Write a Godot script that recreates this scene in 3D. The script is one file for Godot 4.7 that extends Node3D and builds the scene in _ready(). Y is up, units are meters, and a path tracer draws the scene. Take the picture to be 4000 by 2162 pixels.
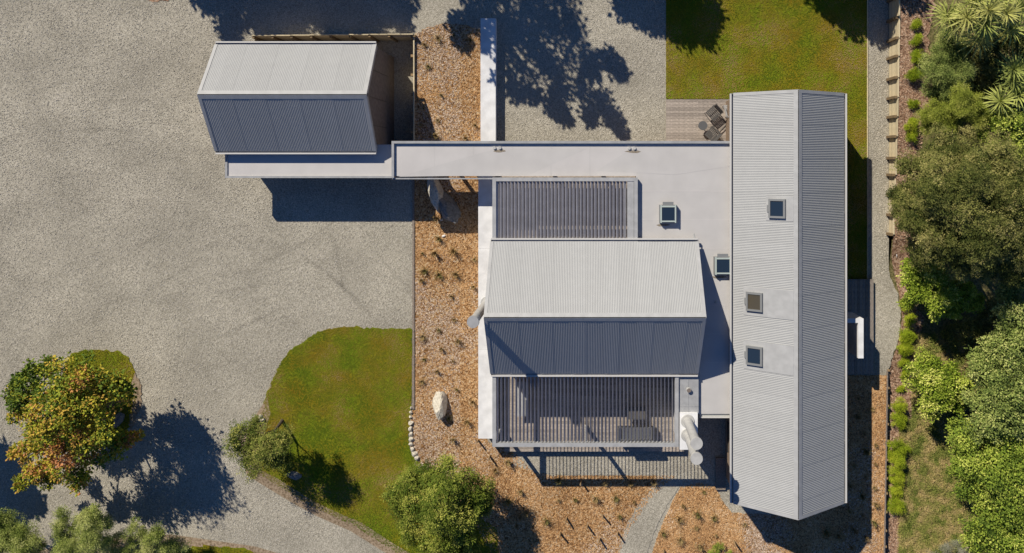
extends Node3D
# Aerial view straight down on a house of three gabled pavilions, a flat-roofed link, louvred pergolas, gravel yard and garden.
# Survey sheet: plan positions are read off at 50 units per metre; s(x, y, h) turns a sheet reading of a point h metres up into a world point.
const G := 50.0
const HC := 40.0
const NX := 1472.0
const NY := 415.0
var rng := RandomNumberGenerator.new()
var noise := FastNoiseLite.new()
var used := {}
var T := {}
var M := {}

func s(x: float, y: float, h := 0.0) -> Vector3:
	var k := (HC - h) / HC / G
	return Vector3((x - NX) * k, h, (y - NY) * k)

# ---------- node helpers ----------
func numbered(called: String) -> String:
	var n: int = used.get(called, 0)
	used[called] = n + 1
	return called if n == 0 else "%s_%03d" % [called, n]

func tag(o: Node, label := "", category := "", group := "", kind := "") -> Node:
	if label: o.set_meta("label", label)
	if category: o.set_meta("category", category)
	if group: o.set_meta("group", group)
	if kind: o.set_meta("kind", kind)
	return o

func thing(called: String, label: String, category: String, at := Vector3.ZERO, turn := 0.0, group := "") -> Node3D:
	var o := Node3D.new()
	o.name = numbered(called)
	add_child(o)
	o.position = at
	o.rotation.y = turn
	tag(o, label, category, group)
	return o

func begin() -> SurfaceTool:
	var st := SurfaceTool.new()
	st.begin(Mesh.PRIMITIVE_TRIANGLES)
	st.set_smooth_group(-1)
	return st

func put(called: String, mesh: Mesh, m: Material, parent: Node = null, xf := Transform3D.IDENTITY) -> MeshInstance3D:
	var o := MeshInstance3D.new()
	o.mesh = mesh
	o.material_override = m
	if parent == null:
		o.name = numbered(called)
		add_child(o)
	else:
		o.name = called
		parent.add_child(o, true)
	o.transform = xf
	return o

func done(st: SurfaceTool, called: String, m: Material, parent: Node = null) -> MeshInstance3D:
	st.generate_normals()
	return put(called, st.commit(), m, parent)

func quad(st: SurfaceTool, a: Vector3, b: Vector3, c: Vector3, d: Vector3) -> void:
	for p in [a, b, c, a, c, d]: st.add_vertex(p)

func box(st: SurfaceTool, c: Vector3, size: Vector3, b := Basis.IDENTITY) -> void:
	var h := size * 0.5
	var v := []
	for i in 8:
		v.append(c + b * Vector3(h.x * (1 if i & 1 else -1), h.y * (1 if i & 2 else -1), h.z * (1 if i & 4 else -1)))
	quad(st, v[2], v[3], v[7], v[6]); st.set_smooth_group(-1)
	quad(st, v[4], v[5], v[1], v[0])
	quad(st, v[6], v[7], v[5], v[4])
	quad(st, v[3], v[2], v[0], v[1])
	quad(st, v[7], v[3], v[1], v[5])
	quad(st, v[2], v[6], v[4], v[0])

# box between two world corners
func span(st: SurfaceTool, a: Vector3, b: Vector3) -> void:
	box(st, (a + b) * 0.5, (b - a).abs())

func block(called: String, a: Vector3, b: Vector3, m: Material, parent: Node) -> MeshInstance3D:
	var st := begin()
	var off := (parent as Node3D).position if parent is Node3D else Vector3.ZERO
	span(st, a - off, b - off)
	return done(st, called, m, parent)

func tube(st: SurfaceTool, pts: Array, radii: Array, sides := 7, cap := true) -> void:
	var rings := []
	for i in pts.size():
		var d: Vector3 = (pts[min(i + 1, pts.size() - 1)] - pts[max(i - 1, 0)]).normalized()
		var u := d.cross(Vector3(0.31, 0.2, 0.93)).normalized()
		var w := d.cross(u)
		var r := []
		for k in sides:
			var a := TAU * k / sides
			r.append(pts[i] + (u * cos(a) + w * sin(a)) * float(radii[i]))
		rings.append(r)
	st.set_smooth_group(1)
	for i in pts.size() - 1:
		for k in sides:
			var n := (k + 1) % sides
			quad(st, rings[i][k], rings[i + 1][k], rings[i + 1][n], rings[i][n])
	st.set_smooth_group(-1)
	if cap:
		for k in range(1, sides - 1):
			for p in [rings[-1][0], rings[-1][k + 1], rings[-1][k]]: st.add_vertex(p)
			for p in [rings[0][0], rings[0][k], rings[0][k + 1]]: st.add_vertex(p)

# polygon prism: pts on a plane, extruded by e
func prism(st: SurfaceTool, pts: Array, e: Vector3) -> void:
	var n := pts.size()
	for i in range(1, n - 1):
		for p in [pts[0], pts[i], pts[i + 1]]: st.add_vertex(p)
		for p in [pts[0] + e, pts[i + 1] + e, pts[i] + e]: st.add_vertex(p)
	for i in n:
		var j := (i + 1) % n
		quad(st, pts[i], pts[i] + e, pts[j] + e, pts[j])

const WORDS := ["first", "second", "third", "fourth", "fifth", "sixth", "seventh", "eighth", "ninth", "tenth", "eleventh", "twelfth"]
func nth(i: int) -> String:
	if i < WORDS.size(): return WORDS[i]
	var k := i + 1
	return "%d%s" % [k, "th" if (k / 10) % 10 == 1 else ["th", "st", "nd", "rd", "th", "th", "th", "th", "th", "th"][k % 10]]

# ---------- textures and materials ----------
func noise_tex(sz: int, freq: float, lo: float, hi: float, type := FastNoiseLite.TYPE_SIMPLEX_SMOOTH, octaves := 4, seed_ := 1) -> NoiseTexture2D:
	var n := FastNoiseLite.new()
	n.seed = seed_
	n.noise_type = type
	n.frequency = freq
	n.fractal_octaves = octaves
	if type == FastNoiseLite.TYPE_CELLULAR:
		n.cellular_return_type = FastNoiseLite.RETURN_CELL_VALUE
		n.fractal_type = FastNoiseLite.FRACTAL_NONE
	var t := NoiseTexture2D.new()
	t.width = sz; t.height = sz
	t.seamless = true
	t.noise = n
	var g := Gradient.new()
	g.offsets = PackedFloat32Array([0.15, 0.85])
	g.colors = PackedColorArray([Color(lo, lo, lo), Color(hi, hi, hi)])
	t.color_ramp = g
	return t

func ramp_tex(sz: int, freq: float, cols: Array, type := FastNoiseLite.TYPE_SIMPLEX_SMOOTH, octaves := 4, seed_ := 1) -> NoiseTexture2D:
	var t := noise_tex(sz, freq, 0, 1, type, octaves, seed_)
	var offs := PackedFloat32Array()
	var cc := PackedColorArray()
	for i in cols.size():
		offs.append(0.12 + 0.76 * i / (cols.size() - 1.0))
		cc.append(Color(cols[i][0], cols[i][1], cols[i][2]).linear_to_srgb())
	t.color_ramp.offsets = offs
	t.color_ramp.colors = cc
	return t

func normal_tex(sz: int, freq: float, strength: float, type := FastNoiseLite.TYPE_SIMPLEX_SMOOTH, seed_ := 1) -> NoiseTexture2D:
	var t := noise_tex(sz, freq, 0, 1, type, 3, seed_)
	t.color_ramp = null
	t.as_normal_map = true
	t.bump_strength = strength
	return t

func lin(r: float, g: float, b: float) -> Color:
	return Color(r, g, b).linear_to_srgb()

func mat(c: Color, rough := 0.7, tex: Texture2D = null, scale_ := Vector3.ONE, metal := 0.0) -> StandardMaterial3D:
	var m := StandardMaterial3D.new()
	m.albedo_color = c
	m.roughness = rough
	m.metallic = metal
	if tex:
		m.albedo_texture = tex
		m.uv1_triplanar = true
		m.uv1_world_triplanar = true
		m.uv1_scale = scale_
	return m

func ground_mat(tex: Texture2D, coarse: Texture2D, nrm: Texture2D, strength: float) -> StandardMaterial3D:
	var m := StandardMaterial3D.new()
	m.albedo_texture = tex
	m.roughness = 0.95
	m.metallic_specular = 0.2
	if coarse:
		m.detail_enabled = true
		m.detail_albedo = coarse
		m.detail_blend_mode = BaseMaterial3D.BLEND_MODE_MUL
		m.detail_uv_layer = BaseMaterial3D.DETAIL_UV_2
	if nrm:
		m.normal_enabled = true
		m.normal_texture = nrm
		m.normal_scale = strength
	return m

# flat sheet of ground from sheet readings, with a ragged edge
func sheet(called: String, pts: Array, h: float, m: Material, label: String, rag := 0.0, tile := 8.0) -> MeshInstance3D:
	var poly := PackedVector2Array()
	for i in pts.size():
		var a := Vector2(pts[i][0], pts[i][1])
		var b := Vector2(pts[(i + 1) % pts.size()][0], pts[(i + 1) % pts.size()][1])
		var steps: int = max(1, int(a.distance_to(b) / 7.0)) if rag > 0.0 and a.distance_to(b) < 900.0 else 1
		for k in steps:
			var p := a.lerp(b, float(k) / steps)
			if rag > 0.0: p += Vector2(noise.get_noise_2d(p.x * 6.0, p.y * 6.0), noise.get_noise_2d(p.x * 6.0 + 500, p.y * 6.0)) * rag
			poly.append(p)
	var st := begin()
	var tri := Geometry2D.triangulate_polygon(poly)
	if tri.is_empty():
		poly = PackedVector2Array()
		for q in pts: poly.append(Vector2(q[0], q[1]))
		tri = Geometry2D.triangulate_polygon(poly)
		if tri.is_empty(): print("sheet failed: ", label)
	for i in range(0, tri.size(), 3):
		var q := [poly[tri[i]], poly[tri[i + 1]], poly[tri[i + 2]]]
		if (q[1] - q[0]).cross(q[2] - q[0]) < 0.0: q = [q[0], q[2], q[1]]
		for p in q:
			var w := Vector3((p.x - NX) / G, h, (p.y - NY) / G)
			st.set_uv(Vector2(w.x, w.z) / tile)
			st.set_uv2(Vector2((w.x + 31.0) / 55.0, (w.z + 9.5) / 32.0) if m == M.gravel else Vector2(w.x * 0.83 + w.z * 0.4, w.z * 0.9 - w.x * 0.35) / 31.0)
			st.set_normal(Vector3.UP)
			st.add_vertex(w)
	st.generate_tangents()
	var o := put(called, st.commit(), m)
	tag(o, label, "", "", "structure")
	return o

# wear of the yard's gravel, one texel per 5 cm: raked patches and faint scuffs of turning wheels
func yard_wear() -> ImageTexture:
	var w := 1100
	var hgt := 640
	var v := PackedFloat32Array()
	v.resize(w * hgt)
	var n := FastNoiseLite.new()
	n.seed = 77
	n.frequency = 0.011
	n.fractal_octaves = 5
	for j in hgt:
		for i in w: v[j * w + i] = 0.945 + 0.11 * n.get_noise_2d(i, j * 1.25)
	for k in 46:
		var lane := k % 6
		var base: Array = [[60, 330, 300, -1.1, 0.2], [150, 360, 240, -2.4, -1.3], [240, 120, 190, 0.6, 2.2], [330, 560, 300, -2.6, -1.5], [120, 560, 330, -1.35, -0.4], [420, 640, 330, -2.3, -1.6]][lane]
		var cx: float = base[0] + rng.randf_range(-26, 26)
		var cy: float = base[1] + rng.randf_range(-26, 26)
		var rad: float = base[2] + rng.randf_range(-45, 45)
		var a0: float = lerpf(base[3], base[4], rng.randf_range(0.0, 0.6))
		var a1: float = a0 + rng.randf_range(0.1, 0.45)
		var width := rng.randf_range(0.8, 2.4)
		var depth := rng.randf_range(0.08, 0.2) * (1.0 if rng.randf() < 0.7 else -0.6)
		var steps := int(rad * (a1 - a0) * 1.5)
		for q in steps:
			var f := float(q) / steps
			var an := lerpf(a0, a1, f)
			var fade := sin(f * PI) * (0.6 + 0.8 * absf(n.get_noise_2d(q * 6.0, k * 40.0)))
			for e in range(-4, 5):
				var x := int(cx + cos(an) * (rad + e))
				var y := int(cy + sin(an) * (rad + e))
				if x < 0 or y < 0 or x >= w or y >= hgt: continue
				v[y * w + x] -= depth * fade * exp(-float(e * e) / (width * width)) * 0.5
	var bytes := PackedByteArray()
	bytes.resize(w * hgt * 3)
	for i in w * hgt:
		var g := clampi(int(v[i] * 255.0), 0, 255)
		bytes[i * 3] = g
		bytes[i * 3 + 1] = g
		bytes[i * 3 + 2] = clampi(int(v[i] * 251.0), 0, 255)
	return ImageTexture.create_from_image(Image.create_from_data(w, hgt, false, Image.FORMAT_RGB8, bytes))

func make_materials() -> void:
	T.fine = noise_tex(512, 0.02, 0.86, 1.0, FastNoiseLite.TYPE_SIMPLEX_SMOOTH, 5, 3)
	T.soft = noise_tex(512, 0.012, 0.91, 1.0, FastNoiseLite.TYPE_SIMPLEX_SMOOTH, 5, 4)
	T.faint = noise_tex(512, 0.012, 0.965, 1.0, FastNoiseLite.TYPE_SIMPLEX_SMOOTH, 5, 24)
	T.rough = noise_tex(512, 0.03, 0.6, 1.0, FastNoiseLite.TYPE_SIMPLEX_SMOOTH, 5, 5)
	T.patch = noise_tex(512, 0.02, 0.87, 1.0, FastNoiseLite.TYPE_SIMPLEX_SMOOTH, 4, 6)
	T.lawnpatch = ramp_tex(512, 0.03, [[1.0, 0.70, 0.6], [0.95, 0.86, 0.6], [0.8, 1.0, 0.6], [0.62, 0.9, 0.5]], FastNoiseLite.TYPE_SIMPLEX_SMOOTH, 4, 8)
	var cell := FastNoiseLite.TYPE_CELLULAR
	T.gravel = ramp_tex(1024, 0.2, [[0.33, 0.305, 0.255], [0.415, 0.385, 0.325], [0.455, 0.423, 0.36], [0.485, 0.453, 0.385], [0.60, 0.56, 0.485]], cell, 1, 11)
	T.gravel_n = normal_tex(1024, 0.15, 4.0, FastNoiseLite.TYPE_SIMPLEX_SMOOTH, 12)
	T.bark = ramp_tex(1024, 0.10, [[0.22, 0.11, 0.045], [0.42, 0.235, 0.10], [0.52, 0.30, 0.135], [0.60, 0.38, 0.19], [0.72, 0.54, 0.34]], cell, 1, 13)
	T.red = ramp_tex(1024, 0.12, [[0.17, 0.10, 0.065], [0.36, 0.215, 0.14], [0.45, 0.285, 0.19], [0.56, 0.40, 0.28]], cell, 1, 14)
	T.grass = ramp_tex(1024, 0.12, [[0.10, 0.12, 0.010], [0.19, 0.20, 0.016], [0.26, 0.235, 0.024], [0.34, 0.28, 0.05]], FastNoiseLite.TYPE_SIMPLEX_SMOOTH, 4, 15)
	T.soil = ramp_tex(1024, 0.05, [[0.20, 0.15, 0.09], [0.38, 0.29, 0.20], [0.50, 0.40, 0.29]], FastNoiseLite.TYPE_SIMPLEX_SMOOTH, 5, 16)
	T.under = ramp_tex(1024, 0.05, [[0.08, 0.08, 0.03], [0.16, 0.15, 0.06], [0.26, 0.22, 0.10], [0.34, 0.28, 0.15]], FastNoiseLite.TYPE_SIMPLEX_SMOOTH, 5, 17)
	T.stone = ramp_tex(512, 0.02, [[0.30, 0.27, 0.21], [0.54, 0.50, 0.41], [0.66, 0.62, 0.52], [0.78, 0.74, 0.65]], FastNoiseLite.TYPE_SIMPLEX_SMOOTH, 6, 18)
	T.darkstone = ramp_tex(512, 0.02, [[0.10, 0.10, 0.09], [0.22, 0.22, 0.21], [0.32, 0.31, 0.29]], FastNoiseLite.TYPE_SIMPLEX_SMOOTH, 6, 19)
	T.bump = normal_tex(512, 0.04, 6.0, FastNoiseLite.TYPE_SIMPLEX_SMOOTH, 20)
	M.gravel = ground_mat(T.gravel, yard_wear(), T.gravel_n, 0.6)
	M.bark = ground_mat(T.bark, T.patch, T.gravel_n, 1.0)
	M.red = ground_mat(T.red, T.patch, T.gravel_n, 1.0)
	M.grass = ground_mat(T.grass, T.lawnpatch, T.gravel_n, 0.6)
	M.soil = ground_mat(T.soil, T.patch, T.gravel_n, 0.6)
	M.under = ground_mat(T.under, T.patch, T.gravel_n, 0.8)
	var k := Vector3(0.35, 0.35, 0.35)
	M.sheet = []
	for f in [1.0, 0.965, 0.98]:
		M.sheet.append(mat(lin(0.415 * f, 0.427 * f, 0.430 * f), 0.55, T.faint, k))
	M.flash = mat(lin(0.46, 0.47, 0.475), 0.5, T.soft, k)
	M.gutter = mat(lin(0.60, 0.595, 0.575), 0.45)
	M.gutter_in = mat(lin(0.40, 0.41, 0.40), 0.7)
	M.wall = mat(lin(0.22, 0.185, 0.165), 0.8, T.fine, k)
	M.cedar = mat(lin(0.42, 0.31, 0.22), 0.8, T.rough, Vector3(3, 0.3, 3))
	M.membrane = mat(lin(0.58, 0.565, 0.555), 0.75, T.faint, Vector3(0.13, 0.13, 0.13))
	M.membrane2 = mat(lin(0.55, 0.54, 0.53), 0.75, T.faint, Vector3(0.13, 0.13, 0.13))
	M.cap = mat(lin(0.40, 0.41, 0.42), 0.5, T.soft, k)
	M.stain = mat(lin(0.42, 0.36, 0.28), 0.85, T.rough, Vector3(1.3, 1.3, 1.3))
	M.white = mat(lin(0.87, 0.88, 0.885), 0.8, T.soft, Vector3(0.2, 0.2, 0.2))
	M.louvre = mat(lin(0.55, 0.535, 0.55), 0.5, T.soft, k)
	M.frame = mat(lin(0.44, 0.45, 0.46), 0.5, T.soft, k)
	M.flue = mat(lin(0.55, 0.55, 0.53), 0.45, T.soft, k)
	M.darkmetal = mat(lin(0.03, 0.03, 0.03), 0.5)
	M.chair = mat(lin(0.11, 0.105, 0.10), 0.6, T.fine, Vector3(4, 4, 4))
	M.cushion = mat(lin(0.13, 0.135, 0.145), 0.9, T.fine, Vector3(6, 6, 6))
	M.upstand = mat(lin(0.46, 0.53, 0.50), 0.4)
	M.skyframe = mat(lin(0.22, 0.23, 0.235), 0.45)
	M.glass = mat(lin(0.02, 0.035, 0.06), 0.04)
	M.blind = mat(lin(0.085, 0.075, 0.055), 0.15)
	M.board = []
	for f in [1.0, 0.86, 0.93, 1.1, 0.78]:
		M.board.append(mat(lin(0.62 * f, 0.54 * f, 0.465 * f), 0.85, T.rough, Vector3(0.35, 3, 5)))
	M.board_ns = []
	for f in [1.0, 0.8, 1.1]:
		M.board_ns.append(mat(lin(0.50 * f, 0.44 * f, 0.38 * f), 0.85, T.rough, Vector3(5, 3, 0.35)))
	M.timber = []
	for f in [1.0, 0.9, 1.06]:
		M.timber.append(mat(lin(0.76 * f, 0.65 * f, 0.43 * f), 0.85, T.fine, Vector3(3, 3, 0.4)))
	M.post = mat(lin(0.34, 0.24, 0.13), 0.85, T.rough, Vector3(2, 2, 2))
	M.edge = mat(lin(0.40, 0.33, 0.27), 0.9, T.rough, Vector3(2, 2, 0.6))
	M.stake = mat(lin(0.55, 0.38, 0.2), 0.85, T.rough, Vector3(3, 3, 3))
	M.trunk = mat(lin(0.13, 0.10, 0.07), 0.95, T.rough, Vector3(2, 2, 2))
	M.stone = mat(Color.WHITE, 0.9, T.stone, Vector3(0.7, 0.7, 0.7))
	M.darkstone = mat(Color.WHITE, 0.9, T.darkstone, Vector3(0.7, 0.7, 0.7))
	for m in [M.stone, M.darkstone]:
		m.normal_enabled = true; m.normal_texture = T.bump; m.normal_scale = 1.0
	M.leaf = StandardMaterial3D.new()
	M.leaf.vertex_color_use_as_albedo = true
	M.leaf.roughness = 0.7
	M.leaf.metallic_specular = 0.2
	M.leaf.backlight_enabled = true
	M.leaf.backlight = Color(0.26, 0.28, 0.1)
	M.leaf.cull_mode = BaseMaterial3D.CULL_DISABLED
	M.chip = StandardMaterial3D.new()
	M.chip.vertex_color_use_as_albedo = true
	M.chip.roughness = 0.9

# ---------- ground ----------
const EAST := [[-900.0, 1.2], [100.0, 1.15], [300.0, 0.95], [450.0, 0.72], [590.0, 0.45], [650.0, 0.08], [700.0, -0.04], [910.0, -0.04], [985.0, -0.34], [2600.0, -0.5]]
func east_h(y: float) -> float:
	for i in EAST.size() - 1:
		if y <= EAST[i + 1][0]:
			return lerpf(EAST[i][1], EAST[i + 1][1], clampf((y - EAST[i][0]) / (EAST[i + 1][0] - EAST[i][0]), 0, 1))
	return -0.5

var island := [[1037, 828], [985, 827], [915, 825], [897, 822], [858, 822], [826, 827], [800, 835], [764, 857], [728, 884], [706, 910], [686, 950], [671, 990], [664, 1012], [664, 1030], [640, 1060], [615, 1110], [640, 1186], [684, 1213], [737, 1244], [782, 1275], [835, 1297], [893, 1324], [942, 1355], [1000, 1392], [1110, 1450], [1260, 1460], [1250, 1330], [1120, 1250], [1050, 1160], [1028, 1130], [1030, 1060], [1036, 1010]]
var north_lawn := [[1675, -420], [2181, -420], [2181, 702], [2080, 702], [2080, 249], [1675, 249]]
var round_bed := [[165, 912], [180, 892], [205, 882], [232, 879], [262, 881], [300, 885], [318, 897], [330, 915], [338, 945], [330, 965], [345, 1000], [330, 1060], [310, 1110], [250, 1120], [180, 1060], [150, 970]]
var bark_west := [[1043, 85], [1075, 70], [1110, 60], [1150, 60], [1212, 75], [1212, 700], [1225, 1110], [1290, 1135], [1345, 1190], [1400, 1197], [1700, 1197], [1640, 1250], [1585, 1330], [1545, 1420], [1300, 1500], [1260, 1440], [1200, 1330], [1090, 1240], [1040, 1165], [1033, 1120], [1034, 1050], [1043, 1010]]
var bark_south := [[1712, 1225], [1760, 1215], [1800, 1225], [1815, 1260], [1840, 1290], [1990, 1300], [2125, 1255], [2130, 945], [2233, 945], [2226, 1400], [2224, 1520], [1620, 1520], [1640, 1392], [1665, 1320], [1690, 1265]]

func build_ground() -> void:
	var big := sheet("ground", [[-5000, -5000], [8000, -5000], [8000, 6000], [-5000, 6000]], -1.6, M.under, "rough ground all around the property")
	sheet("gravel_driveway", [[-2500, -2500], [1100, -2500], [1100, 92], [640, 92], [640, 366], [1100, 366], [1100, 4000], [-2500, 4000]], 0.0, M.gravel, "pale grey gravel yard and driveway west of the house", 0.0, 8.0)
	sheet("gravel_driveway", [[1100, -2500], [2236, -2500], [2236, 940], [2226, 1500], [2200, 4000], [1100, 4000]], 0.0, M.gravel, "pale grey gravel court north of the link and round the house", 0.0, 8.0)
	sheet("gravel_driveway", [[560, 60], [1050, 60], [1050, 380], [560, 380]], -1.4, M.gravel, "sunken gravel strip behind the garage", 0.0, 8.0)
	sheet("gravel_path", [[2205, 690], [2236, 680], [2242, 705], [2258, 740], [2267, 790], [2261, 850], [2236, 928], [2205, 940]], 0.012, M.gravel, "gravel path bulging out beside the east deck", 5.0, 8.0)
	sheet("bark_bed", bark_west, 0.012, M.bark, "tan bark mulch bed between the gravel yard and the house", 6.0, 8.0)
	tag(sheet("bark_bed", bark_south, 0.012, M.bark, "bark mulch bed round the south end of the long wing", 4.0, 8.0))
	sheet("lawn", north_lawn, 0.02, M.grass, "mown olive green lawn north of the long wing", 0.0, 8.0)
	sheet("lawn", island, 0.024, M.grass, "lawn island with curved edge beside the gravel yard", 8.0, 8.0)
	sheet("lawn", round_bed, 0.024, M.grass, "small round grass bed under the autumn tree", 8.0, 8.0)
	sheet("lawn", [[455, 1385], [520, 1372], [600, 1380], [680, 1400], [760, 1430], [900, 1600], [-300, 1700], [-300, 1430], [200, 1420]], 0.024, M.grass, "grass strip along the bottom edge of the driveway", 10.0, 8.0)
	sheet("soil_verge", [[80, 1392], [130, 1378], [220, 1372], [300, 1350], [430, 1345], [520, 1358], [640, 1375], [760, 1410], [880, 1470], [800, 1500], [60, 1460]], 0.014, M.soil, "bare pale earth along the bottom edge of the driveway", 14.0, 8.0)
	sheet("soil_verge", [[600, 1100], [640, 1050], [672, 1000], [680, 1040], [655, 1120], [650, 1180], [700, 1205], [790, 1262], [850, 1290], [910, 1315], [985, 1365], [1080, 1420], [1060, 1440], [960, 1385], [880, 1335], [800, 1300], [740, 1268], [680, 1232], [620, 1195]], 0.034, M.soil, "bare brown earth along the curved edge of the lawn island", 10.0, 8.0)
	sheet("soil_verge", [[336, 940], [352, 960], [357, 1000], [345, 1040], [330, 1085], [325, 1060], [338, 1000], [328, 965]], 0.034, M.soil, "earth rim on the right of the round grass bed", 8.0, 8.0)
	sheet("soil_verge", [[360, -60], [440, -60], [425, 2], [385, 5], [366, 0]], 0.014, M.red, "patch of reddish earth at the top edge of the driveway", 6.0, 8.0)
	sheet("gravel_path", [[1700, 1196], [1838, 1196], [1838, 1248], [1815, 1240], [1800, 1228], [1708, 1226], [1680, 1267], [1650, 1325], [1628, 1392], [1605, 1470], [1530, 1470], [1552, 1392], [1572, 1330], [1588, 1296], [1610, 1262], [1635, 1235], [1655, 1196]], 0.022, M.gravel, "narrow gravel path leading away from the south deck", 4.0, 8.0)
	sheet("gravel_path", [[1290, 1130], [1838, 1040], [1838, 1200], [1400, 1194], [1330, 1185], [1290, 1172]], 0.018, M.gravel, "gravel apron in front of the south deck", 4.0, 8.0)
	# sloping ground east of the retaining boards
	var st := begin()
	var xs := [2237.0, 2250.0, 2262.0, 2290.0, 2340.0, 2440.0, 2600.0, 2900.0, 3600.0, 5200.0]
	var ys := []
	for i in 60: ys.append(-900.0 + i * 40.0)
	ys.append(3500.0)
	for i in xs.size() - 1:
		for j in ys.size() - 1:
			var c := []
			for q in [[i, j], [i + 1, j], [i + 1, j + 1], [i, j + 1]]:
				var x: float = xs[q[0]]
				var y: float = ys[q[1]]
				c.append(Vector3((x - NX) / G, east_h(y) + noise.get_noise_2d(x * 0.7, y * 0.7) * 0.05 * (1.0 if x > 2300 else 0.3), (y - NY) / G))
			for p in [c[0], c[1], c[2], c[0], c[2], c[3]]:
				st.set_uv(Vector2(p.x, p.z) / 8.0)
				st.set_uv2(Vector2(p.x, p.z) / 31.0)
				st.add_vertex(p)
	st.generate_normals()
	st.generate_tangents()
	tag(put("hillside", st.commit(), M.under), "garden slope under the shrubs east of the house", "", "", "structure")
	st = begin()
	var strip := [[-400, 2237, 2330], [0, 2237, 2330], [100, 2237, 2310], [270, 2237, 2335], [300, 2237, 2290], [420, 2237, 2285], [560, 2237, 2290], [650, 2240, 2285], [740, 2262, 2290], [800, 2270, 2325], [870, 2258, 2305], [935, 2234, 2300], [1000, 2234, 2300], [1080, 2232, 2290], [1150, 2230, 2282], [1250, 2228, 2275], [1400, 2226, 2268], [1600, 2226, 2268]]
	for i in strip.size() - 1:
		var a: Array = strip[i]
		var b: Array = strip[i + 1]
		var n := 12
		for k in n:
			var c := []
			for q in [[k, 1], [k, 2], [k + 1, 2], [k + 1, 1]]:
				var y := lerpf(a[0], b[0], float(q[0]) / n)
				var x := lerpf(a[q[1]], b[q[1]], float(q[0]) / n) + (noise.get_noise_2d(y * 3.0, 9.0) * 10.0 if q[1] == 2 else 0.0)
				c.append(Vector3((x - NX) / G, east_h(y) + 0.035, (y - NY) / G))
			for p in [c[0], c[1], c[2], c[0], c[2], c[3]]:
				st.set_uv(Vector2(p.x, p.z) / 8.0)
				st.set_uv2(Vector2(p.x, p.z) / 31.0)
				st.add_vertex(p)
	st.generate_normals()
	st.generate_tangents()
	tag(put("bark_strip", st.commit(), M.red), "reddish bark strip along the row of lime green shrubs", "", "", "structure")

func scatter(called: String, label: String, mesh: Mesh, m: Material, pts: Array, cols: Array, smin: float, smax: float, tilt: float, keep_up := false) -> void:
	var mm := MultiMesh.new()
	mm.transform_format = MultiMesh.TRANSFORM_3D
	mm.use_colors = true
	mm.mesh = mesh
	mm.instance_count = pts.size()
	for i in pts.size():
		var b := Basis(Vector3.UP, rng.randf() * TAU)
		if tilt > 0.0: b = Basis(Vector3(rng.randf() - 0.5, 0.01, rng.randf() - 0.5).normalized(), (rng.randf() - 0.5) * 2.0 * tilt) * b
		var k := rng.randf_range(smin, smax)
		mm.set_instance_transform(i, Transform3D(b.scaled(Vector3(k, k, k)), pts[i]))
		mm.set_instance_color(i, cols[i])
	var o := MultiMeshInstance3D.new()
	o.multimesh = mm
	o.material_override = m
	o.name = numbered(called)
	add_child(o)
	tag(o, label, called.replace("_", " "), "", "stuff")

func inside(pts: Array, count: int, h: float) -> Array:
	var poly := PackedVector2Array()
	var lo := Vector2(1e9, 1e9)
	var hi := Vector2(-1e9, -1e9)
	for p in pts:
		var v := Vector2(p[0], p[1])
		poly.append(v)
		lo = lo.min(v); hi = hi.max(v)
	lo = lo.max(Vector2(-60, -60)); hi = hi.min(Vector2(2640, 1450))
	var out := []
	for i in count:
		var v := Vector2(rng.randf_range(lo.x, hi.x), rng.randf_range(lo.y, hi.y))
		if Geometry2D.is_point_in_polygon(v, poly): out.append(Vector3((v.x - NX) / G, h, (v.y - NY) / G))
	return out

func pal(cols: Array, t: float) -> Color:
	t = clampf(t, 0, 0.999) * (cols.size() - 1)
	var i := int(t)
	var a: Array = cols[i]
	var b: Array = cols[i + 1]
	var f := t - i
	return Color(lerpf(a[0], b[0], f), lerpf(a[1], b[1], f), lerpf(a[2], b[2], f))

func chip_mesh() -> Mesh:
	var st := begin()
	prism(st, [Vector3(-0.5, 0.06, -0.16), Vector3(0.35, 0.1, -0.2), Vector3(0.5, 0.05, 0.12), Vector3(-0.3, 0.08, 0.2)], Vector3(0, -0.1, 0))
	st.generate_normals()
	return st.commit()

func pebble_mesh() -> Mesh:
	var st := begin()
	var top := Vector3(0.05, 0.4, 0)
	var ring := [Vector3(0.5, 0, 0.1), Vector3(0.1, 0.05, 0.42), Vector3(-0.45, 0, 0.2), Vector3(-0.3, 0.04, -0.36), Vector3(0.25, 0, -0.4)]
	for i in 5:
		for p in [top, ring[(i + 1) % 5], ring[i]]: st.add_vertex(p)
	st.generate_normals()
	return st.commit()

func blade_mesh(n: int, spread: float, width: float, height: float, droop: float, seed_: int) -> Mesh:
	var r := RandomNumberGenerator.new()
	r.seed = seed_
	var st := begin()
	for i in n:
		var a := TAU * (i + r.randf() * 0.8) / n
		var out := Vector3(cos(a), 0, sin(a))
		var side := Vector3(-out.z, 0, out.x) * width * 0.5
		var l := r.randf_range(0.65, 1.0)
		var e := r.randf_range(0.35, 1.0)
		var p0 := out * 0.03 * spread
		var p1 := out * spread * l * e * 0.5 + Vector3.UP * height * l * (1.15 - 0.5 * e)
		var p2 := out * spread * l * e + Vector3.UP * height * l * (1.2 - 0.5 * e - droop * e)
		quad(st, p0 - side, p1 - side * 0.8, p1 + side * 0.8, p0 + side)
		for p in [p1 - side * 0.8, p2, p1 + side * 0.8]: st.add_vertex(p)
	st.generate_normals()
	return st.commit()

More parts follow.
